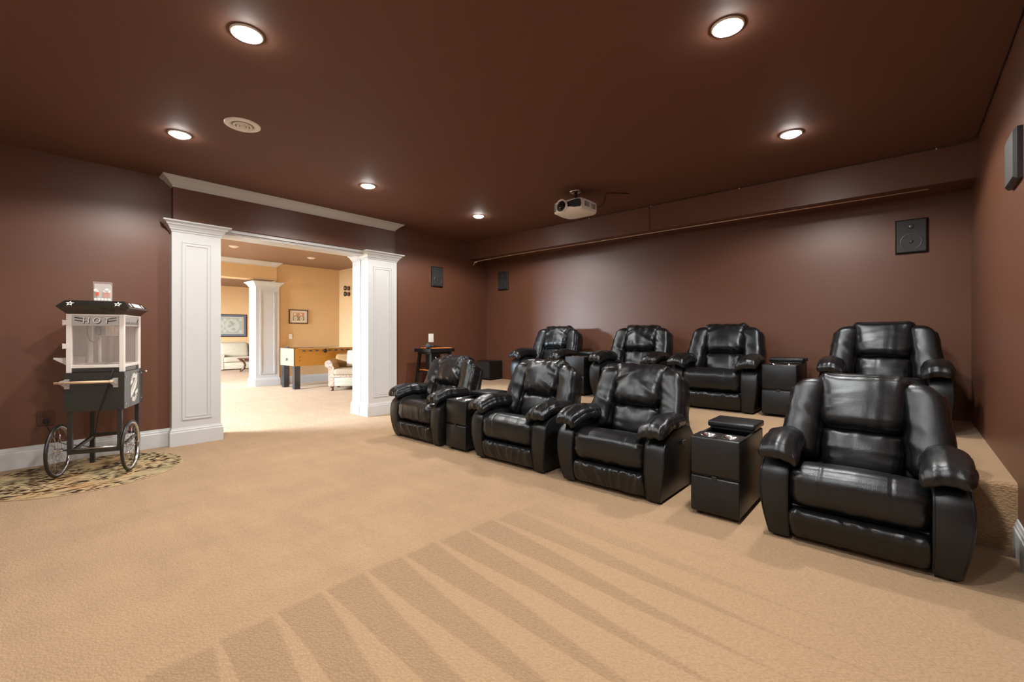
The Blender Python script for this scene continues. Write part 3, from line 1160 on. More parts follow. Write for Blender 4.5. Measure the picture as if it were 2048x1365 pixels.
# cables on soffit and ceiling edge
pts = [(-6.235, 5.90, 2.60), (-6.215, 5.90, 2.625), (-6.16, 5.90, 2.66), (-6.05, 5.91, 2.665), (-5.8, 5.93, 2.675), (-5.5, 5.95, 2.688), (-5.1, 5.97, 2.694), (-3.0, 5.97, 2.694), (-1.0, 5.97, 2.694), (0.17, 5.97, 2.694)]
e = tag(empty('soffit_cable', (0, 0, 0)), 'thin pale cable stapled along the underside of the soffit', 'cable')
B().tube(pts, 0.0055, 8).build('cord', 'cable_pink', e, smooth=True)
B().cbox(-6.20, -6.14, 5.885, 5.915, 2.638, 2.662, 0.006).build('connector', 'cable_pink', e)
e = tag(empty('ceiling_edge_wire', (0, 0, 0)), 'dark wire clipped along the ceiling edge of the soffit and right wall', 'cable')
pts = [(-4.6, 5.822, 3.032)] + [(x, 5.822, 3.034) for x in np.linspace(-4.4, 0.25, 12)] + [(0.40, 5.79, 3.034), (0.472, 5.70, 3.034), (0.476, 5.2, 3.034), (0.478, 4.2, 3.034), (0.479, 3.2, 3.034), (0.479, 2.0, 3.034)]
B().tube(pts, 0.005, 6).build('cord', 'cable_dark', e, smooth=True)
for i, x in enumerate([-4.3, -3.95, -3.6, -3.25, -2.9, -2.62, -2.2, -1.9, -1.5, -0.75, -0.35, 0.22]):
    B().cbox(x - 0.006, x + 0.006, 5.812, 5.83, 3.020, 3.034, 0.003).build('clip', 'cable_pink' if i % 3 == 2 else 'cable_dark', e)
for y in (5.3, 4.6, 4.2):
    B().cbox(0.470, 0.486, y - 0.006, y + 0.006, 3.020, 3.034, 0.003).build('clip', 'cable_dark', e)
B().tube([(-2.64, 5.826, 3.03), (-2.64, 5.825, 2.9), (-2.635, 5.825, 2.71)], 0.0035, 6).build('drop_wire', 'cable_dark', e)


# ------------------------------------------------------------------ wall speakers
def speaker(ctr, rz, label, wd=0.255, hh=0.355, dp=0.035, cones=True, gm='speaker_grille'):
    """built facing -y, back at y=0"""
    e = tag(empty('wall_speaker', ctr, rz), label, 'speaker', 'flush black wall speakers')
    b = B().rloft(-wd / 2, wd / 2, -hh / 2, hh / 2, [(0, 0), (0, 0.022), (-0.012, dp)], caps=True)
    b.v = [(x, -z, y) for x, y, z in b.v]
    b.build('frame', 'black_plastic', e)
    B().box(-wd / 2 + 0.016, wd / 2 - 0.016, -dp - 0.002, -dp + 0.002, -hh / 2 + 0.016, hh / 2 - 0.016).build('grille', gm, e)
    if cones:
        B().lathe([(0.090, -dp - 0.0015), (0.088, -dp - 0.004), (0.078, -dp - 0.004), (0.076, -dp - 0.0015)], (0, 0, -0.06), 32, axis=1, caps=False).build('woofer_ring', 'grey_plastic', e, smooth=True)
        B().lathe([(0.020, -dp - 0.0015), (0.012, -dp - 0.006), (0.001, -dp - 0.007)], (0, 0, -0.06), 20, axis=1).build('dust_cap', 'grey_plastic', e, smooth=True)
        B().lathe([(0.026, -dp - 0.0015), (0.018, -dp - 0.005), (0.001, -dp - 0.006)], (0, 0, 0.10), 20, axis=1).build('tweeter', 'grey_plastic', e, smooth=True)
    return e


speaker((0.045, YB, 2.30), 0, 'square black wall speaker on the back wall at the right, above the back row')
speaker((-5.80, YB, 2.295), 0, 'small black wall speaker on the back wall near the left corner')
speaker((XL, 5.03, 2.29), R(90), 'small black wall speaker on the left wall right of the white column')
speaker((XR, 3.86, 2.285), R(-90), 'wall speaker high on the right wall at the picture edge, grille colour lightened as if lit', cones=False, wd=0.30, hh=0.29, gm='lit_grille')

# wall plates
e = tag(empty('light_switch', (XL, 4.90, 1.20), R(90)), 'white light switch plate on the brown wall above the black stool', 'light switch')
B().cbox(-0.055, 0.055, -0.008, 0.0, -0.075, 0.075, 0.004).build('plate', 'plate_white', e)
B().cbox(-0.018, 0.018, -0.013, -0.006, -0.035, 0.035, 0.003).build('rocker', 'plate_white', e)

e = tag(empty('wall_outlet', (XL, 0.215, 0.45), R(90)), 'brown wall outlet with a dark plug behind the popcorn cart', 'outlet')
B().cbox(-0.062, 0.062, -0.008, 0.0, -0.072, 0.072, 0.004).build('plate', 'plate_brown', e)
B().cbox(-0.022, 0.022, -0.012, -0.006, 0.012, 0.05, 0.004).build('socket', 'plate_brown', e)
B().cbox(-0.020, 0.020, -0.05, -0.006, -0.045, -0.008, 0.008).build('plug', 'cable_black', e)

# ------------------------------------------------------------------ subwoofer and stool in the back left corner
e = tag(empty('subwoofer', (-5.99, 6.10, ZP)), 'black subwoofer box on the platform in the back left corner', 'speaker')
B().cbox(-0.17, 0.17, -0.17, 0.17, 0.02, 0.36, 0.008).build('cabinet', 'black_wood', e)
B().cbox(-0.155, 0.155, -0.182, -0.172, 0.035, 0.345, 0.004).build('grille', 'speaker_grille', e)
for sx in (-0.13, 0.13):
    for sy in (-0.13, 0.13):
        B().cyl((sx, sy, 0), (sx, sy, 0.022), 0.018, n=10).build('foot', 'rubber', e)

SX, SY = -5.885, 4.68
st = tag(empty('stool_table', (SX, SY, ZP)), 'black wooden stool-like stand with splayed legs in the left corner', 'stand')
hx, hy, TZ = 0.215, 0.255, 0.63
B().cbox(-hx, hx, -hy, hy, TZ - 0.055, TZ, 0.006).build('top', 'black_wood', st)
B().cbox(-hx + 0.04, hx - 0.04, -hy + 0.04, hy - 0.04, TZ - 0.09, TZ - 0.055, 0.004).build('apron', 'black_wood', st)
for sx in (-1, 1):
    for sy in (-1, 1):
        def T(p, sx=sx, sy=sy):
            k = (TZ - 0.06 - p[2]) / TZ
            return (p[0] + sx * (hx - 0.06 + 0.045 * k), p[1] + sy * (hy - 0.07 + 0.045 * k), p[2])
        B().cbox(-0.023, 0.023, -0.023, 0.023, 0.0, TZ - 0.056, 0.003, T).build('leg', 'black_wood', st)
B().cbox(-hx + 0.06, hx - 0.06, -hy + 0.06, hy - 0.06, 0.27, 0.285, 0.003).build('shelf', 'orange_wood', st)
B().cbox(-hx + 0.05, hx - 0.05, -hy + 0.05, hy - 0.05, 0.235, 0.268, 0.003).build('shelf_rail', 'black_wood', st)
B().cbox(-0.02, hx - 0.07, 0.0, hy - 0.06, 0.37, 0.385, 0.003).build('shelf', 'orange_wood', st)
tz = ZP + TZ
B().cbox(-0.02, 0.15, -0.17, 0.0, 0.286, TZ - 0.09, 0.004).build('cupboard', 'black_wood', st)
tr = tag(empty('wooden_tray', (SX + 0.02, SY + 0.03, tz)), 'orange wooden tray lying on the black stand', 'tray')
B().cbox(-0.17, 0.17, -0.20, 0.19, 0.0, 0.014, 0.004).build('board', 'orange_wood', tr)
g = tag(empty('game_controller', (SX - 0.02, SY + 0.02, tz + 0.014)), 'flat black remote device lying on the orange tray', 'remote')
B().cbox(-0.05, 0.05, -0.14, 0.10, 0.0, 0.022, 0.008).build('body', 'black_plastic', g)
B().tube([(0.03, 0.05, 0.008), (0.06, 0.10, 0.006), (0.05, 0.14, 0.005), (0.0, 0.13, 0.005), (-0.03, 0.10, 0.01)], 0.005, 6).build('cord', 'cable_black', g, smooth=True)
mi = tag(empty('microphone', (SX + 0.10, SY - 0.215, tz)), 'dark microphone with a round head on the stand edge', 'microphone')
b = B().lathe([(0.001, -0.045), (0.022, -0.038), (0.038, -0.02), (0.043, 0.0), (0.038, 0.022), (0.024, 0.038)], (0, 0, 0.044), 20, axis=1)
b.build('head', 'fuzzy_dark', mi, smooth=True)
B().cyl((0, 0.03, 0.044), (0.0, 0.20, 0.034), 0.017, 0.012, 14).build('handle', 'black_plastic', mi, smooth=True)
o = tag(B().tube([(SX + 0.225, SY - 0.16, ZP + 0.50), (SX + 0.24, SY - 0.12, ZP + 0.42), (SX + 0.24, SY - 0.10, ZP + 0.30), (SX + 0.22, SY - 0.11, ZP + 0.24), (SX + 0.21, SY - 0.02, ZP + 0.16), (SX + 0.20, SY + 0.06, ZP + 0.10), (SX + 0.22, SY + 0.10, ZP + 0.006)], 0.003, 6).build('thin_cord', 'cable_pink', smooth=True), 'thin reddish cord hanging down the side of the black stand', 'cord')

# ------------------------------------------------------------------ popcorn cart on its oval rug
rg = tag(empty('oval_rug', (-5.57, 0.452, 0)), 'oval rug with brown leaf pattern under the popcorn cart', 'rug')
n = 64
a_, b_ = 0.655, 0.695
V = [(a_ * cos(2 * pi * i / n), b_ * sin(2 * pi * i / n), 0.0) for i in range(n)] + [(a_ * cos(2 * pi * i / n), b_ * sin(2 * pi * i / n), 0.009) for i in range(n)]
F = [(i, (i + 1) % n, n + (i + 1) % n, n + i) for i in range(n)] + [tuple(range(n))[::-1], tuple(range(n, 2 * n))]
B().add(V, F).build('pile', 'rug_pattern', rg)
B().tube([(a_ * cos(2 * pi * i / n), b_ * sin(2 * pi * i / n), 0.004) for i in range(n)], 0.0045, 6, True).build('binding', 'floor_edge', rg, smooth=True)

CZ = 0.009
CR = R(66.5)
cart = tag(empty('popcorn_cart', (-5.685, 0.588, CZ), CR), 'black popcorn cart with two spoked wheels standing on the oval rug', 'cart')
W2, D2 = 0.205, 0.25
b0, b1 = 0.566, 0.915
B().cbox(-W2, W2, -D2, D2, b0, b1, 0.004).build('cabinet_box', 'black_satin', cart)
B().cbox(-W2 - 0.004, W2 + 0.004, -D2 - 0.006, -D2, b0 + 0.004, b1 - 0.002, 0.002).build('front_panel', 'black_metal', cart)
B().cbox(W2, W2 + 0.006, -D2, D2, b0 + 0.004, b1 - 0.002, 0.002).build('side_panel', 'black_satin', cart)
for sx in (-1, 1):
    for sy in (-1, 1):
        zb = 0.19 if sy < 0 else 0.0
        B().cbox(sx * (W2 - 0.032) - 0.017, sx * (W2 - 0.032) + 0.017, sy * (D2 - 0.022) - 0.017, sy * (D2 - 0.022) + 0.017, zb, b0 + 0.01, 0.002).build('leg', 'black_metal', cart)
zr = 0.205
B().cbox(-W2 + 0.03, W2 - 0.03, -D2 + 0.008, -D2 + 0.038, zr - 0.015, zr + 0.015, 0.002).build('rail', 'black_metal', cart)
B().cbox(-W2 + 0.03, W2 - 0.03, D2 - 0.036, D2 - 0.010, zr + 0.055, zr + 0.08, 0.002).build('rail', 'black_metal', cart)
for sx in (-1, 1):
    def T(p):
        return (p[0], p[1], p[2] + 0.055 * (p[1] + D2) / (2 * D2))
    B().cbox(sx * (W2 - 0.034) - 0.012, sx * (W2 - 0.034) + 0.012, -D2 + 0.03, D2 - 0.03, zr - 0.012, zr + 0.014, 0.002, T).build('rail', 'black_metal', cart)
RW = 0.232
for sx in (-1, 1):
    wx = sx * (W2 + 0.045)
    wh = B()
    wy, wz = -D2 + 0.02, RW
    tire = B().tube([(wx, wy + (RW - 0.012) * cos(t), wz + (RW - 0.012) * sin(t)) for t in np.linspace(0, 2 * pi, 49)[:-1]], 0.012, 10, True).build('wheel', 'rubber', cart, smooth=True)
    rim = B().lathe([(RW - 0.020, -0.011), (RW - 0.034, -0.009), (RW - 0.036, 0.0), (RW - 0.034, 0.009), (RW - 0.020, 0.011)], (wx, wy, wz), 48, axis=0, caps=False).build('rim', 'chrome', tire, smooth=True)
    hub = B().cyl((wx - 0.03, wy, wz), (wx + 0.03, wy, wz), 0.011, n=14)
    hub.cyl((wx - 0.022, wy, wz), (wx - 0.018, wy, wz), 0.02, n=14).cyl((wx + 0.018, wy, wz), (wx + 0.022, wy, wz), 0.02, n=14)
    hub.build('hub', 'chrome', tire, smooth=True, angle=40)
    for i in range(20):
        t = 2 * pi * i / 20
        sd = 1 if i % 2 else -1
        t2 = t + (0.9 if (i // 2) % 2 else -0.9)
        B().cyl((wx + sd * 0.02, wy + 0.016 * cos(t2), wz + 0.016 * sin(t2)), (wx, wy + (RW - 0.034) * cos(t), wz + (RW - 0.034) * sin(t)), 0.0013, n=5).build('spoke', 'chrome', tire, smooth=True)
B().cyl((-W2 - 0.05, -D2 + 0.02, RW), (W2 + 0.05, -D2 + 0.02, RW), 0.008, n=10).build('axle', 'steel', cart, smooth=True)
# handle bar
hy_ = -D2 - 0.085
B().cyl((-W2 - 0.035, hy_, 0.835), (W2 - 0.045, hy_, 0.835), 0.0115, n=14).build('handle_bar', 'pale_wood', cart, smooth=True)
for hxp in (-W2 + 0.02, W2 - 0.055):
    br = B()
    br.cbox(hxp - 0.018, hxp + 0.018, -D2 - 0.012, -D2 - 0.006, 0.775, 0.86, 0.002)
    br.prism([(-D2 - 0.006, 0.79), (-D2 - 0.006, 0.855), (hy_ - 0.012, 0.85), (hy_ - 0.012, 0.825)], lambda u, v, w: (hxp - 0.018 + w, u, v), 0.003)
    br.prism([(-D2 - 0.006, 0.79), (-D2 - 0.006, 0.855), (hy_ - 0.012, 0.85), (hy_ - 0.012, 0.825)], lambda u, v, w: (hxp + 0.015 + w, u, v), 0.003)
    br.build('handle_bracket', 'silver_bracket', cart)
# bolts and door knob on the right-hand panel
for yy in (-D2 + 0.03, D2 - 0.03):
    for zz_ in (b0 + 0.05, b1 - 0.045):
        B().cyl((W2 + 0.006, yy, zz_), (W2 + 0.010, yy, zz_), 0.010, n=10).build('bolt', 'chrome', cart)
B().lathe([(0.006, 0.0), (0.006, 0.02), (0.013, 0.026), (0.011, 0.038), (0.002, 0.04)], (W2 + 0.006, D2 - 0.012, b1 - 0.035), 14, axis=0).build('latch_knob', 'chrome', cart, smooth=True)
# white printed emblem on the side panel (S-shaped ribbon with rays of lettering)
em = B()
fs = lambda u, v, w: (W2 + 0.0062 + w, u, 0.745 + v)
rib = [(-0.085, -0.095), (-0.02, -0.055), (0.05, -0.005), (0.085, 0.05), (0.085, 0.135), (0.02, 0.07), (-0.05, 0.015), (-0.085, -0.02)]
em.prism(rib, fs, 0.0008)
em.prism([(-0.09, 0.03), (-0.035, 0.052), (-0.035, 0.085), (-0.09, 0.062)], fs, 0.0008)
em.prism([(0.035, -0.075), (0.10, -0.055), (0.10, -0.022), (0.035, -0.045)], fs, 0.0008)
for i in range(9):
    a = R(62 + 13 * i)
    r0, r1 = 0.085, 0.128
    du, dv = cos(a), sin(a)
    em.prism([(du * r0 * 0.8 - 0.006, dv * r0 + 0.01), (du * r0 * 0.8 + 0.006, dv * r0 + 0.01), (du * r1 * 0.8 + 0.006, dv * r1 + 0.01), (du * r1 * 0.8 - 0.006, dv * r1 + 0.01)], fs, 0.0008)
    a = R(242 + 13 * i)
    du, dv = cos(a), sin(a)
    em.prism([(du * r0 * 0.8 - 0.006, dv * r0 - 0.01), (du * r0 * 0.8 + 0.006, dv * r0 - 0.01), (du * r1 * 0.8 + 0.006, dv * r1 - 0.01), (du * r1 * 0.8 - 0.006, dv * r1 - 0.01)], fs, 0.0008)
em.build('emblem', 'decal_white', cart)
rb = B()
for i in range(7):
    u0 = -0.068 + i * 0.021
    v0 = -0.045 + i * 0.017
    rb.prism([(u0, v0), (u0 + 0.012, v0 + 0.008), (u0 + 0.012, v0 + 0.045), (u0, v0 + 0.037)], lambda u, v, w: (W2 + 0.0072 + w, u, 0.745 + v), 0.0006)
rb.build('emblem_lettering', 'deck_metal', cart)

# popper head standing on the cart
mc = tag(empty('popcorn_machine', (-5.685, 0.588, CZ + b1), CR), 'glass-sided popcorn machine with black canopy roof on the cart', 'popcorn machine')
mw, md = 0.200, 0.225
hb, ht = 0.045, 0.525
B().cbox(-mw + 0.004, mw - 0.004, -md + 0.004, md - 0.004, 0.0, hb, 0.003).build('base', 'black_satin', mc)
for sx in (-1, 1):
    for sy in (-1, 1):
        z0 = 0.0
        B().cbox(sx * (mw - 0.016) - 0.018, sx * (mw - 0.016) + 0.018, sy * (md - 0.016) - 0.018, sy * (md - 0.016) + 0.018, z0, ht, 0.002).build('corner_post', 'white_enamel', mc)
for zz0, zz1 in ((hb - 0.005, hb + 0.022), (ht - 0.012, ht)):
    for sy in (-1, 1):
        B().cbox(-mw + 0.03, mw - 0.03, sy * (md - 0.012) - 0.010, sy * (md - 0.012) + 0.010, zz0, zz1, 0.002).build('rail', 'white_enamel', mc)
    for sx in (-1, 1):
        B().cbox(sx * (mw - 0.012) - 0.010, sx * (mw - 0.012) + 0.010, -md + 0.03, md - 0.03, zz0, zz1, 0.002).build('rail', 'white_enamel', mc)
for sy in (-1, 1):
    B().box(-mw + 0.03, mw - 0.03, sy * (md - 0.010) - 0.002, sy * (md - 0.010) + 0.002, hb + 0.02, ht - 0.01).build('glass_panel', 'cart_glass', mc)
for sx in (-1, 1):
    B().box(sx * (mw - 0.010) - 0.002, sx * (mw - 0.010) + 0.002, -md + 0.03, md - 0.03, hb + 0.02, ht - 0.01).build('glass_panel', 'cart_glass', mc)
# printed sign strips
sg = B().box(-mw + 0.032, mw - 0.032, -md + 0.0035, -md + 0.0055, ht - 0.105, ht - 0.012).build('sign_strip', 'sign_glass', mc)
sg2 = B().box(mw - 0.0055, mw - 0.0035, -md + 0.032, md - 0.032, ht - 0.105, ht - 0.012).build('sign_strip', 'sign_glass', mc)
for s_ in (-1, 1):
    arc = B()
    for i in range(3):
        x0 = s_ * (0.086 + i * 0.022)
        zc = ht - 0.058 + 0.004 * i
        for dz in (-0.010, 0.014):
            arc.prism([(x0 - 0.013 * s_, zc + dz - 0.004), (x0 + 0.014 * s_, zc + dz + 0.002), (x0 + 0.016 * s_, zc + dz + 0.010), (x0 - 0.011 * s_, zc + dz + 0.005)], lambda u, v, w: (u, -md + 0.003 - w, v), 0.001)
    arc.build('flourish', 'decal_black', sg)
Vt, Ft = text_mesh('H O T', 0.074, shear=0.12)
for dx, dz, dd, mm, nm in ((0.005, -0.006, 0.0016, 'decal_black', 'letter_shadow'), (0.0, 0.0, 0.0030, 'decal_white', 'letters')):
    B().add([(x * 0.95 + dx, -md + 0.0035 - dd - 0.4 * z, y + ht - 0.058 + dz) for x, y, z in Vt], Ft).build(nm, mm, sg, fix=False)
so = B()
for i in range(9):
    y0 = -md + 0.06 + i * 0.038
    so.prism([(y0, ht - 0.085), (y0 + 0.02, ht - 0.065), (y0 + 0.03, ht - 0.065), (y0 + 0.012, ht - 0.090)], lambda u, v, w: (mw - 0.0033 + w, u, v), 0.001)
so.prism([(md - 0.10, ht - 0.06), (md - 0.06, ht - 0.03), (md - 0.045, ht - 0.035), (md - 0.085, ht - 0.07)], lambda u, v, w: (mw - 0.0033 + w, u, v), 0.001)
so.build('flourish', 'decal_black', sg2)
# canopy roof
rf = B().rloft(-mw, mw, -md, md, [(0.0, ht), (0.004, ht + 0.006), (0.050, ht + 0.060), (0.052, ht + 0.066), (0.010, ht + 0.118), (0.004, ht + 0.122)])
rf = rf.build('canopy', 'black_satin', mc)


def star(r0, r1):
    return [((r0 if i % 2 == 0 else r1) * sin(pi * i / 5), (r0 if i % 2 == 0 else r1) * cos(pi * i / 5)) for i in range(10)]


sl = math.atan2(0.042, 0.052)


def fstar(cx, k=0.0):
    def f(u, v, w):
        yb = -(md + 0.052) + 0.5 * 0.042 + v * sin(sl)
        zb = ht + 0.066 + 0.5 * 0.050 + v * cos(sl)
        return (cx + u, yb - (w + 0.0012) * cos(sl), zb + (w + 0.0012) * sin(sl))
    return f


for cx in (-0.165, 0.165):
    B().prism(star(0.030, 0.0125), fstar(cx), 0.001).build('star', 'decal_white', rf)
    st2 = B().prism(star(0.014, 0.006), lambda u, v, w, g=fstar(cx): g(u, v, w + 0.0012), 0.0006).build('star_centre', 'decal_black', rf)
fr_ = lambda u, v, w: ((mw + 0.052) - 0.5 * 0.042 - v * sin(sl) + (w + 0.0012) * cos(sl), u, ht + 0.066 + 0.5 * 0.05 + v * cos(sl) + (w + 0.0012) * sin(sl))
B().prism([(-0.10, -0.022), (0.10, -0.022), (0.10, 0.022), (-0.10, 0.022)], fr_, 0.001).build('roof_label', 'decal_white', rf)
for u0 in (-0.17, 0.165):
    B().prism([(u0 - 0.02 + a, b) for a, b in ((0.0, -0.02), (0.02, -0.02), (0.035, 0.02), (0.015, 0.02))], fr_, 0.001).build('roof_mark', 'decal_white', rf)
# kettle hanging inside
kt = B().lathe([(0.003, 0.325), (0.066, 0.325), (0.080, 0.333), (0.084, 0.345), (0.084, 0.415), (0.088, 0.420), (0.003, 0.424)], (0.055, 0.0, 0), 32).build('kettle', 'chrome', mc, smooth=True, angle=40)
B().cyl((0.055, 0, 0.42), (0.055, 0, ht), 0.012, n=12).build('kettle_post', 'steel', kt, smooth=True)
B().cbox(-0.035, 0.135, -0.02, 0.02, 0.430, 0.455, 0.004).build('kettle_yoke', 'steel', kt)
B().cbox(-0.075, -0.028, -0.035, 0.03, 0.34, 0.42, 0.012).build('motor_box', 'grey_plastic', kt)
B().cyl((-0.055, 0.03, 0.34), (-0.055, 0.03, hb), 0.014, n=12).build('support_post', 'white_enamel', mc, smooth=True)
B().tube([(-0.05, 0.0, 0.345), (-0.05, -0.01, 0.30), (-0.075, -0.02, 0.27), (-0.115, 0.0, 0.28), (-0.14, 0.02, 0.33), (-0.145, 0.03, 0.42), (-0.145, 0.03, ht)], 0.004, 8).build('kettle_cable', 'cable_black', mc, smooth=True)
dk = B().cbox(-mw + 0.02, mw - 0.02, -md + 0.02, md - 0.02, hb, hb + 0.008, 0.002).build('deck', 'deck_metal', mc)
for i in range(5):
    for j in range(3):
        B().cyl((0.0 + i * 0.036, -0.12 + j * 0.06, hb + 0.008), (0.0 + i * 0.036, -0.12 + j * 0.06, hb + 0.0086), 0.010, n=10).build('sieve_hole', 'decal_black', dk)
B().prism([(-0.12, 0), (0.02, 0), (0.05, 0.02), (-0.09, 0.02)], lambda u, v, w: (u - 0.03, -0.06 + w, hb + 0.012 + v * 0.9), 0.10).build('scoop', 'steel', mc)
# open serving door flap at the left with hinges
flp = B()
flp.prism([(-mw - 0.115, 0.075 + 0.045), (-mw - 0.11, 0.082 + 0.045), (-mw - 0.003, 0.028 + 0.030), (-mw - 0.003, 0.020 + 0.030)], lambda u, v, w: (u, -0.15 + w, v), 0.30)
for yy in (-0.152, 0.148):
    flp.prism([(-mw - 0.115, 0.122), (-mw - 0.003, 0.050), (-mw - 0.003, 0.128), (-mw - 0.112, 0.135)], lambda u, v, w, yy=yy: (u, yy + w, v), 0.004)
flp.build('serving_flap', 'white_enamel', mc)
for zz_ in (0.215, 0.425):
    hg = B().cbox(-mw - 0.026, -mw + 0.012, -md - 0.004, -md + 0.001, zz_, zz_ + 0.045, 0.002)
    hg.cyl((-mw - 0.024, -md + 0.004, zz_ - 0.002), (-mw - 0.024, -md + 0.004, zz_ + 0.047), 0.006, n=8)
    hg.build('hinge', 'white_enamel', mc)
B().cbox(-mw - 0.016, -mw - 0.012, -md + 0.02, md - 0.03, 0.16, ht - 0.02, 0.002).build('serving_door', 'cart_glass', mc)

# power cord from the machine to the outlet
cth, sth = cos(CR), sin(CR)


def cw(x, y, z):
    return (-5.685 + x * cth - y * sth, 0.588 + x * sth + y * cth, CZ + z)


def cat(P, k=8):
    P = [np.array(p, float) for p in P]
    P = [2 * P[0] - P[1]] + P + [2 * P[-1] - P[-2]]
    out = []
    for i in range(1, len(P) - 2):
        for j in range(k):
            t = j / k
            a, b, c, d = P[i - 1:i + 3]
            out.append(0.5 * (2 * b + (c - a) * t + (2 * a - 5 * b + 4 * c - d) * t * t + (3 * b - 3 * c + d - a) * t ** 3))
    out.append(P[-2])
    return out


cp = [cw(0.13, -D2 + 0.005, b1 + 0.02), cw(0.12, -D2 - 0.025, 0.88), cw(0.105, -D2 - 0.028, 0.80), cw(0.075, -D2 - 0.020, 0.70), cw(0.04, -D2 - 0.018, 0.575), cw(0.0, -D2 + 0.05, 0.45), cw(-0.05, -D2 + 0.15, 0.30), cw(-0.12, -0.02, 0.20), cw(-0.19, 0.15, 0.18),
      (XL + 0.06, 0.33, 0.19), (XL + 0.05, 0.27, 0.26), (XL + 0.055, 0.225, 0.36), (XL + 0.045, 0.215, 0.42)]
tag(B().tube(cat(cp), 0.004, 8).build('power_cord', 'cable_black', smooth=True), 'black power cord running from popcorn machine down to the wall outlet', 'cord')

# pack of popcorn bags on the canopy
bgp = cw(-0.005, -0.05, 0)
bag = tag(empty('popcorn_bag_pack', (bgp[0], bgp[1], CZ + b1 + ht + 0.1225), CR + R(12)), 'clear plastic pack of red and white popcorn bags on the canopy', 'bag pack')
bw, bd, bh = 0.062, 0.045, 0.185
lvb = [(0.98, 0.0), (1.0, 0.05), (1.0, 0.12), (1.02, bh)]
B().rloft(-bw, bw, -bd, bd, [((k - 1) * 0.06, z) for k, z in lvb]).build('wrapper', 'plastic_film', bag)
for i in range(4):
    yy = -bd + 0.012 + i * 0.022
    B().cbox(-bw + 0.005, bw - 0.005, yy, yy + 0.010, 0.002, bh - 0.02 - 0.004 * i, 0.002).build('folded_bag', 'decal_white', bag)
for i in range(6):
    B().box(0.005 + i * 0.009, 0.009 + i * 0.009, -bd - 0.0012, -bd - 0.0004, 0.04, 0.085).build('red_stripe', 'red_print_pale', bag)
B().box(-0.045, -0.025, -bd - 0.0012, -bd - 0.0004, 0.055, 0.085).build('red_stripe', 'red_print', bag)
for grp in (((0.03, 0.105, 0.018), (0.018, 0.098, 0.013), (0.044, 0.098, 0.013)), ((-0.045, 0.105, 0.014), (-0.035, 0.098, 0.010))):
    pc = B()
    for dx, dz, r in grp:
        pc.lathe([(r, 0.0), (r, 0.001)], (dx, -bd - 0.0024, dz), 16, axis=1)
    pc.build('popcorn_print', 'decal_white', bag)
for i in range(5):
    B().lathe([(0.011, 0.0), (0.011, 0.001)], (-0.047 + i * 0.0235, -bd - 0.0024, 0.022), 14, axis=1).build('letter_disc', 'decal_white', bag)

# ------------------------------------------------------------------ games room beyond: foosball table
fb = tag(empty('foosball_table', (-10.79, 4.98, 0)), 'wooden foosball table with black legs in the far room', 'foosball table')
fx, fy, f0, f1 = 0.375, 0.72, 0.53, 0.935
B().cbox(fx - 0.03, fx, -fy, fy, f0, f1, 0.003).build('side_panel', 'oak', fb)
B().cbox(-fx, -fx + 0.03, -fy, fy, f0, f1, 0.003).build('side_panel', 'oak', fb)
for sy in (-1, 1):
    B().cbox(-fx, fx, sy * fy - 0.016, sy * fy + 0.016, f0 + 0.004, f1, 0.003).build('end_panel', 'maple', fb)
B().box(-fx + 0.03, fx - 0.03, -fy + 0.02, fy - 0.02, 0.80, 0.82).build('playing_field', 'green_felt', fb)
B().box(-fx + 0.03, fx - 0.03, -fy + 0.02, fy - 0.02, f0 + 0.02, f0 + 0.04).build('bottom', 'maple', fb)
for sx in (-1, 1):
    B().cbox(sx * (fx - 0.015) - 0.02, sx * (fx - 0.015) + 0.02, -fy + 0.1, fy, f1, f1 + 0.012, 0.003).build('top_rail', 'steel', fb)
    for sy in (-1, 1):
        B().cbox(sx * (fx - 0.075) - 0.065, sx * (fx - 0.075) + 0.065, sy * (fy - 0.075) - 0.065, sy * (fy - 0.075) + 0.065, 0.0, f0 + 0.01, 0.008).build('leg', 'foos_leg', fb)
for i in range(8):
    yy = -fy + 0.18 + i * 0.155
    rd = B().cyl((-fx - 0.08, yy, 0.885), (fx + 0.05, yy, 0.885), 0.008, n=8).build('rod', 'steel', fb, smooth=True)
    sgn = 1 if i in (0, 1, 3, 4, 6) else -1
    B().lathe([(0.010, 0.0), (0.018, 0.01), (0.020, 0.05), (0.017, 0.10), (0.012, 0.12)], (fx + 0.02 if sgn > 0 else fx + 0.01, yy, 0.885), 12, axis=0).build('grip', 'black_plastic', rd, smooth=True)
    for k in range(3):
        xx = -0.2 + k * 0.2
        B().cbox(xx - 0.015, xx + 0.015, yy - 0.01, yy + 0.01, 0.83, 0.925, 0.004).build('player_figure', 'black_plastic', rd)
B().lathe([(0.046, 0.0), (0.046, 0.012), (0.03, 0.018), (0.002, 0.018)], (fx, 0.0, 0.868), 24, axis=0).build('ball_port', 'black_plastic', fb, smooth=True, angle=40)
B().cbox(-0.05, 0.05, -fy - 0.022, -fy - 0.014, 0.645, 0.71, 0.006).build('ball_return', 'black_plastic', fb)
for sx in (-1, 1):
    for zz_ in (0.65, 0.74):
        B().cyl((sx * 0.31, -fy - 0.019, zz_), (sx * 0.31, -fy - 0.015, zz_), 0.010, n=8).build('bolt', 'black_metal', fb)
for zz_ in (0.65, 0.74):
    B().cyl((fx, -fy + 0.12, zz_), (fx + 0.004, -fy + 0.12, zz_), 0.012, n=8).build('bolt', 'black_metal', fb)
sb = B()
for i in range(5):
    sb.cyl((-0.10 + i * 0.035, -fy, f1), (-0.10 + i * 0.035, -fy, f1 + 0.045), 0.010, n=8)
sb.tube([(-0.14, -fy, f1 + 0.03), (0.08, -fy, f1 + 0.03)], 0.004, 6)
sb.build('score_counter', 'black_plastic', fb)
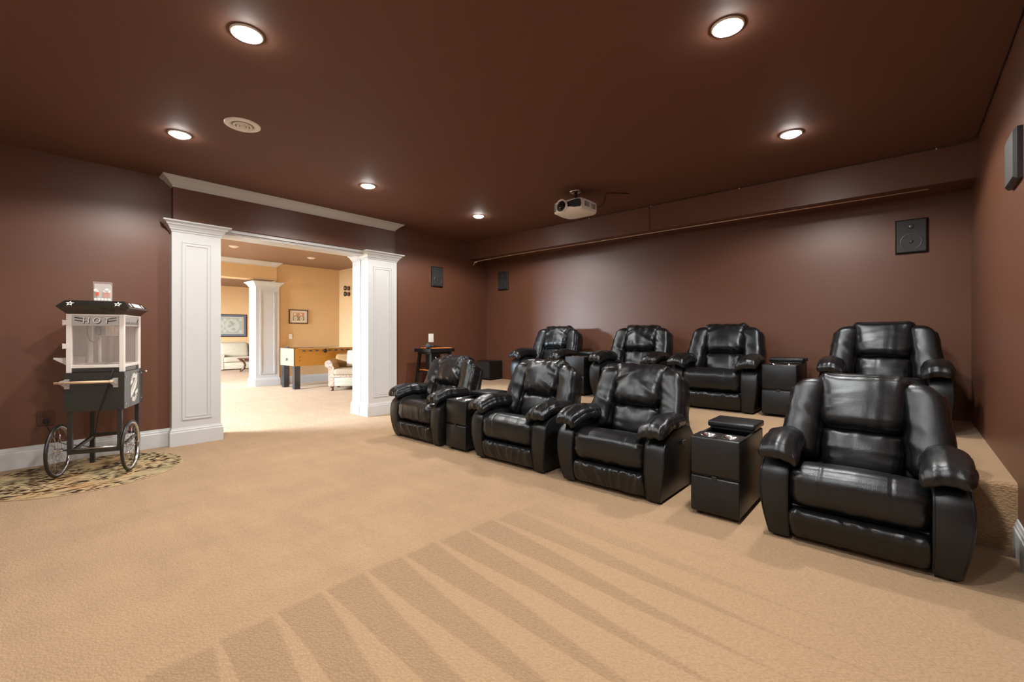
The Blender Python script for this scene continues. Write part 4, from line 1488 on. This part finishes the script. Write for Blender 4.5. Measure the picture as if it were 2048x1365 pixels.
B().cbox(fx - 0.02, fx + 0.03, 0.25, 0.34, f0 - 0.02, f0 + 0.01, 0.004).build('cup_tray', 'white_enamel', fb)

# armchair with rolled arms
ac = tag(empty('armchair', (-9.66, 5.24, 0), R(52)), 'striped rolled-arm armchair beside the foosball table, cut off by the column', 'armchair')
aw = 0.44
B().cbox(-aw + 0.06, aw - 0.06, -0.40, 0.38, 0.10, 0.31, 0.02).build('base', 'sage_fabric', ac, smooth=True)
B().cbox(-aw + 0.07, aw - 0.07, -0.415, -0.39, 0.30, 0.345, 0.01).build('welt_band', 'floral', ac, smooth=True)
V, F, q, n = pillow((aw - 0.13, 0.33, 0.075), 0.055, (20, 20, 8))
V[:, 2] += 0.015 * (1 - q[:, 0] ** 2) * (1 - q[:, 1] ** 2) * (n[:, 2] > 0.3)
add_part(V + np.array((0, -0.10, 0.415)), F, 'seat_cushion', 'stripe_cream', ac)
for sx in (-1, 1):
    pf = [(sx * (aw - 0.03), 0.10), (sx * (aw - 0.03), 0.50)]
    pf += [(sx * (aw - 0.02 + 0.085 * cos(t)), 0.60 + 0.085 * sin(t)) for t in np.linspace(R(-70), R(200), 16)]
    pf += [(sx * (aw - 0.14), 0.52), (sx * (aw - 0.14), 0.10)]
    am = B().prism(pf, lambda u, v, w: (u, -0.39 + w, v), 0.74).build('arm', 'stripe_gold', ac, smooth=True, angle=40)
    B().prism([(sx * (aw - 0.085 + (p[0] * sx - aw + 0.085) * 0.97), p[1] * 0.985 + 0.004) for p in pf], lambda u, v, w: (u, -0.405 + w, v), 0.016).build('arm_front', 'floral', am)
    B().cbox(min(sx * (aw - 0.035), sx * (aw - 0.015)), max(sx * (aw - 0.035), sx * (aw - 0.015)), -0.385, 0.34, 0.11, 0.52, 0.005).build('arm_side', 'floral', am)
    for yy in (-0.35, 0.32):
        B().lathe([(0.028, 0.0), (0.040, 0.018), (0.036, 0.04), (0.024, 0.055), (0.040, 0.075), (0.045, 0.10)], (sx * (aw - 0.09), yy, 0), 16).build('foot', 'dark_walnut', ac, smooth=True)
V, F, q, n = pillow((aw - 0.03, 0.10, 0.30), 0.08, (26, 8, 18))
V[:, 1] += 0.12 * (V[:, 2] + 0.3)
add_part(V + np.array((0, 0.29, 0.50)), F, 'backrest', 'stripe_gold', ac)
V, F, q, n = pillow((0.20, 0.045, 0.19), 0.04, (18, 6, 18))
V[:, 1] += 0.35 * V[:, 2]
thr_ = add_part(V + np.array((0.10, 0.03, 0.70)), F, 'throw_pillow', 'throw_white', None)
thr_.location = ac.location
thr_.rotation_euler = ac.rotation_euler
tag(thr_, 'cream throw pillow leaning in the striped armchair', 'pillow')


# pictures
def framed(name, loc, rz, wd, hh, fw, mw_, fm, mm, label):
    e = tag(empty(name, loc, rz), label, 'picture')
    f = lambda u, v, w: (u, -w, v)
    B().frame(-wd / 2, wd / 2, -hh / 2, hh / 2, fw, f, 0.025).build('frame', fm, e)
    B().box(-wd / 2 + fw * 0.5, wd / 2 - fw * 0.5, -0.012, -0.002, -hh / 2 + fw * 0.5, hh / 2 - fw * 0.5).build('mat_board', mm, e)
    return e


pc_ = framed('framed_picture', (XF, 4.92, 1.72), R(90), 0.48, 0.36, 0.022, 0.07, 'frame_brown', 'mat_board', 'small brown-framed picture of four rosettes on the tan wall')
cols = ['print_tan', 'print_rose', 'print_green', 'print_green']
for i in range(4):
    u0 = -0.145 + (i % 2) * 0.147
    v0 = 0.005 - (i // 2) * 0.105
    B().box(u0, u0 + 0.143, -0.0135, -0.012, v0, v0 + 0.10).build('print_tile', cols[i], pc_)
for u in (-0.075, 0.075):
    B().lathe([(0.046, -0.0137), (0.046, -0.0145)], (u, 0, -0.05), 20, axis=1).build('rosette', 'mat_board', pc_)
    B().lathe([(0.020, -0.0145), (0.020, -0.0155)], (u, 0, -0.05), 16, axis=1).build('rosette_eye', 'print_rose', pc_)
for u in (-0.09, 0.06):
    B().box(u - 0.03, u + 0.03, -0.0145, -0.0135, 0.035, 0.085).build('pale_square', 'mat_board', pc_)

XM = -18.75
mp_ = framed('framed_map', (XM, 5.18, 1.585), R(90), 1.46, 0.84, 0.028, 0.1, 'frame_brown', 'mat_blue', 'large framed double-hemisphere map with blue-grey mat above the sofa')
f = lambda u, v, w: (u, -0.012 - w, v)
B().prism([(-0.60, -0.30), (0.60, -0.30), (0.60, 0.30), (-0.60, 0.30)], f, 0.002).build('map_sheet', 'map_ground', mp_)
for u in (-0.245, 0.245):
    B().lathe([(0.242, -0.0142), (0.242, -0.0155)], (u, 0, 0), 40, axis=1).build('hemisphere', 'map_sea', mp_)
    rngm = np.random.RandomState(int(u * 1000) % 97)
    for k in range(4):
        cu, cv = u + rngm.uniform(-0.12, 0.12), rngm.uniform(-0.15, 0.15)
        poly = [(cu + (0.05 + 0.035 * rngm.rand()) * cos(t), cv + (0.04 + 0.03 * rngm.rand()) * sin(t)) for t in np.linspace(0, 2 * pi, 11)[:-1]]
        B().prism(poly, lambda a, b, w: (a, -0.0157 - w, b), 0.0008).build('land', 'map_land', mp_)
for u, v in ((0, 0.20), (0, -0.20), (0.52, 0.22), (0.52, -0.22), (-0.52, 0.22), (-0.52, -0.22)):
    B().lathe([(0.06, -0.0142), (0.06, -0.015)], (u, 0, v), 16, axis=1).build('cartouche', 'map_sea', mp_)
B().frame(-0.615, 0.615, -0.315, 0.315, 0.012, f, 0.003).build('inner_border', 'mat_board', mp_)

e = tag(empty('light_switch', (XF, 4.725, 1.205), R(90)), 'white light switch on the tan wall below the small picture', 'light switch')
B().cbox(-0.042, 0.042, -0.008, 0, -0.06, 0.06, 0.004).build('plate', 'plate_white', e)
B().cbox(-0.016, 0.016, -0.014, -0.006, -0.032, 0.032, 0.003).build('rocker', 'plate_white', e)

for k, (zz_, lab) in enumerate(((2.50, 'upper of two round bronze wall lamps on the tan side wall'), (2.345, 'lower of two round bronze wall lamps on the tan side wall'))):
    e = tag(empty('wall_lamp', (-11.22, 6.03, zz_)), lab, 'wall lamp', 'round bronze wall lamps')
    B().lathe([(0.040, 0.0), (0.052, -0.012), (0.052, -0.03), (0.030, -0.036)], (0, 0, 0), 24, axis=1, caps=False).build('wall_plate', 'bronze', e, smooth=True)
    B().lathe([(0.036, -0.03), (0.048, -0.05), (0.050, -0.11)], (0, 0, 0), 24, axis=1, caps=False).build('barrel', 'maple', e, smooth=True)
    B().lathe([(0.050, -0.11), (0.066, -0.112), (0.066, -0.132), (0.05, -0.138), (0.028, -0.130), (0.02, -0.122), (0.001, -0.122)], (0, 0, 0), 24, axis=1, caps=False).build('face_ring', 'black_metal', e, smooth=True, angle=40)
    B().lathe([(0.024, -0.124), (0.020, -0.134), (0.001, -0.137)], (0, 0, 0), 16, axis=1).build('eye', 'steel', e, smooth=True)

# sitting room: sofa and scroll-legged coffee table
sf = tag(empty('sofa', (-18.2, 5.85, 0), R(90)), 'cream upholstered sofa against the far wall under the map', 'sofa')
sw = 1.12
B().cbox(-sw + 0.1, sw - 0.1, -0.46, 0.42, 0.03, 0.27, 0.02).build('base', 'cream_fabric', sf, smooth=True)
for sx in (-1, 1):
    pf = [(sx * (sw - 0.02), 0.03), (sx * (sw - 0.02), 0.44)] + [(sx * (sw - 0.07 + 0.095 * cos(t)), 0.50 + 0.095 * sin(t)) for t in np.linspace(R(-30), R(210), 12)] + [(sx * (sw - 0.14), 0.42), (sx * (sw - 0.14), 0.03)]
    B().prism(pf, lambda u, v, w: (u, -0.47 + w, v), 0.88).build('arm', 'cream_fabric', sf, smooth=True, angle=40)
for k in range(2):
    x0 = -0.49 + k * 0.98
    V, F, q, n = pillow((0.485, 0.40, 0.10), 0.06, (20, 16, 8))
    add_part(V + np.array((x0, -0.10, 0.36)), F, 'seat_cushion', 'cream_fabric', sf)
    V, F, q, n = pillow((0.475, 0.13, 0.27), 0.10, (20, 8, 14))
    V[:, 1] += 0.25 * V[:, 2] - 0.04 * (1 - q[:, 0] ** 2) * (1 - q[:, 2] ** 2)
    add_part(V + np.array((x0, 0.20, 0.70)), F, 'back_cushion', 'cream_fabric', sf)
B().cbox(-sw + 0.12, sw - 0.12, 0.32, 0.46, 0.10, 0.82, 0.03).build('back', 'cream_fabric', sf, smooth=True)
for sx in (-1, 1):
    for yy in (-0.42, 0.38):
        B().cyl((sx * (sw - 0.12), yy, 0), (sx * (sw - 0.12), yy, 0.04), 0.03, n=10).build('foot', 'dark_walnut', sf)

ct = tag(empty('coffee_table', (-16.55, 5.75, 0), R(20)), 'dark carved coffee table with scrolled legs in front of the sofa', 'table')
B().cbox(-0.40, 0.40, -0.68, 0.68, 0.425, 0.465, 0.015).build('top', 'dark_walnut', ct, smooth=True)
B().cbox(-0.30, 0.30, -0.50, 0.50, 0.36, 0.425, 0.008).build('apron', 'dark_walnut', ct)
for sx in (-1, 1):
    for sy in (-1, 1):
        path = cat([(sx * 0.36, sy * 0.64, 0.42), (sx * 0.30, sy * 0.56, 0.37), (sx * 0.27, sy * 0.50, 0.26), (sx * 0.29, sy * 0.51, 0.14), (sx * 0.34, sy * 0.56, 0.05), (sx * 0.37, sy * 0.60, 0.03)], 4)
        B().tube(path, 0.032, 8).build('leg', 'dark_walnut', ct, smooth=True)
B().cbox(-0.26, 0.26, -0.48, 0.48, 0.09, 0.12, 0.006).build('shelf', 'dark_walnut', ct)
